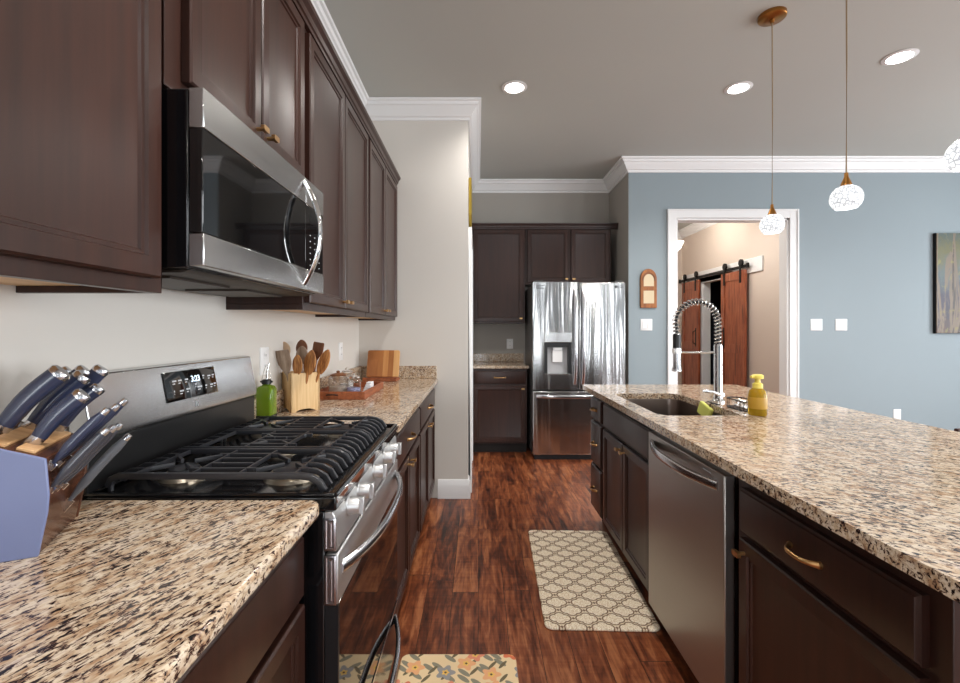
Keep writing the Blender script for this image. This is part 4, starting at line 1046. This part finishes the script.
# green bottle
gb = thing('oil_bottle', 'square green glass bottle with black clamp and wire spout beside the range', 'bottle', (-.872, 1.868, .925))
q = Vector((-.872, 1.868, .925))
def sqr(s_, z, r=.008): return [(q.x+x, q.y+y, q.z+z) for x, y in rrect(-s_, s_, -s_, s_, min(r, s_*.98), 3)]
def loft(L, mat, name, parent):
    m_ = len(L[0]); vs = [p for l in L for p in l]
    fs = [(i*m_+j, i*m_+(j+1) % m_, (i+1)*m_+(j+1) % m_, (i+1)*m_+j) for i in range(len(L)-1) for j in range(m_)]
    return MB().add(vs, fs+[list(range(m_)), [(len(L)-1)*m_+j for j in range(m_)]]).build(name, mat, parent)
loft([sqr(.029, .022), sqr(.031, .026), sqr(.031, .128), sqr(.026, .140), sqr(.014, .148, .012), sqr(.012, .160, .011)], M['greenglass'], 'glass_body', gb)
loft([sqr(.0325, .0), sqr(.0325, .024)], M['blackp'], 'base_cap', gb)
MB().lathe([(.017, .150), (.019, .152), (.019, .166), (.014, .170), (0, .170)], q, 20).sweep([q+Vector((-.025, 0, .160)), q+Vector((.025, 0, .160))], .004, n=8).build('clamp', M['blackp'], gb)
MB().sweep([q+Vector((0, 0, .17)), q+Vector((0, .004, .20)), q+Vector((.004, .012, .235))], [.006, .004, .003], n=10).sweep([q+Vector((-.022, 0, .160)), q+Vector((-.012, 0, .20)), q+Vector((-.004, 0, .225))], .0014, n=6).sweep([q+Vector((.022, 0, .160)), q+Vector((.012, 0, .20)), q+Vector((.004, 0, .225))], .0014, n=6).build('spout', M['chrome'], gb)
# tray with jars
ty = thing('serving_tray', 'reddish wooden tray on the far counter holding glass jars', 'tray', (-.745, 2.66, .925))
x0, x1, y0, y1 = -.885, -.605, 2.42, 2.90
mb = MB().box(x0, x1, y0, y1, .926, .934); mb.build('tray_base', M['tray'], ty)
for (a, b, c, d) in ((x0, x1, y0, y0+.012), (x0, x1, y1-.012, y1), (x0, x0+.012, y0+.012, y1-.012), (x1-.012, x1, y0+.012, y1-.012)):
    MB().box(a, b, c, d, .934, .968).build('tray_side', M['tray'], ty, bevel=.002)
MB().sweep([(-.81, y0-.001, .950), (-.80, y0-.012, .953), (-.76, y0-.012, .953), (-.75, y0-.001, .950)], .0035, n=8).build('handle', M['blackm'], ty)
def jar(name, label, c, r, h, lid, fill=None):
    t = thing(name, label, 'jar', (c[0], c[1], .935), 'glass jars on the tray'); p = (c[0], c[1], .935)
    MB().lathe([(0, 0), (r*.95, 0), (r, .004), (r, h*.86), (r*.8, h*.94), (r*.8, h), (r*.74, h), (r*.74, h*.93), (r*.94, h*.84), (r*.94, .006), (0, .005)], p, 28).build('glass', M['clear'], t)
    if lid: MB().lathe([(0, h+.001), (r*.86, h+.001), (r*.9, h+.006), (r*.5, h+.013), (r*.15, h+.016), (r*.2, h+.026), (0, h+.03)], p, 28).build('lid', lid, t)
    if fill: MB().lathe([(0, .007), (r*.9, .007), (r*.9, h*.45), (0, h*.5)], p, 24).build('contents', fill, t)
jar('glass_jar', 'low wide glass jar with wooden lid at the left of the tray', (-.790, 2.56), .052, .105, M['brownw'], simple('pale_sweets', (222, 206, 190), .7))
jar('glass_jar', 'taller clear glass jar at the back of the tray', (-.800, 2.76), .042, .105, M['clear'], simple('white_sugar', (236, 232, 228), .8))
jar('glass_jar', 'clear glass jar with bluish wrapped sweets near the tray front', (-.695, 2.53), .040, .095, M['clear'], simple('lilac_sweets', (176, 176, 214), .6))
nk = MB()
for i in range(5): nk.box(-.665+.004*i, -.62, 2.60+.006*i, 2.70-.002*i, .935+.012*i, .9465+.012*i)
tag(nk.build('folded_cloth', M['linen'], org=(-.64, 2.65, .935), bevel=.003), 'folded white cloth at the right side of the wooden tray', 'cloth')
# cutting board on stand
cb = thing('cutting_board', 'striped wood cutting board leaning against the far granite backsplash', 'cutting board', (-.71, 3.33, .925))
def cbm():
    t = NT('striped_board'); v = t.obj(); s_ = t.n('ShaderNodeSeparateXYZ', {0: v}).outputs[0]
    fl = t.math('FLOOR', t.math('MULTIPLY', s_, 26)); r_ = t.n('ShaderNodeTexWhiteNoise', {'W': fl}, noise_dimensions='1D').outputs[0]
    g_ = t.noise(t.map(v, (60, 20, 4)), 1, 3)[0]
    t.set(color=t.ramp(t.math('ADD', t.math('MULTIPLY', r_, .7), t.math('MULTIPLY', g_, .3)), [(.1, srgb(146, 88, 46)), (.5, srgb(186, 124, 68)), (.9, srgb(222, 176, 118))]), rough=.4); return t.m
bmat = cbm()
ba = math.radians(18); BO = Vector((-.71, 3.375, .945)); V = Vector((0, math.sin(ba), math.cos(ba))); N = Vector((0, -math.cos(ba), math.sin(ba)))
MB().prism(rrect(-.120, .120, 0, .205, .012), 0, .018, lambda a, b, c: tuple(BO+Vector((1, 0, 0))*a+V*b+N*c)).build('board', bmat, cb, bevel=.003)
MB().box(-.832, -.588, 3.26, 3.405, .9265, .943).build('stand_base', M['tray'], cb, bevel=.002)
MB().box(-.832, -.588, 3.262, 3.272, .9435, .955).build('stand_lip', M['tray'], cb, bevel=.002)

# ------------------------------------------------------------------ dining chair beyond the island
ch = thing('dining_chair', 'dark wooden chair back peeking above the far island edge at right', 'chair', (2.35, 2.0, 0))
for x in (2.02, 2.46):
    MB().sweep([(x, 1.92, 0), (x, 1.90, .45), (x, 1.88, .87)], .018, n=10, sq=4).build('leg', M['chair'], ch)
for x in (2.03, 2.45): MB().sweep([(x, 2.34, 0), (x, 2.34, .43)], .018, n=10, sq=4).build('leg', M['chair'], ch)
MB().box(2.0, 2.48, 1.90, 2.38, .43, .47).build('seat', M['chair'], ch, bevel=.01)
MB().sweep([(1.985+.51*i/10, 1.88-.02*math.sin(PI*i/10), .858) for i in range(11)], .032, .012, n=10, sq=4).build('top_rail', M['chair'], ch)
for x in (2.12, 2.24, 2.36): MB().box(x-.02, x+.02, 1.875, 1.887, .47, .84).build('back_slat', M['chair'], ch)
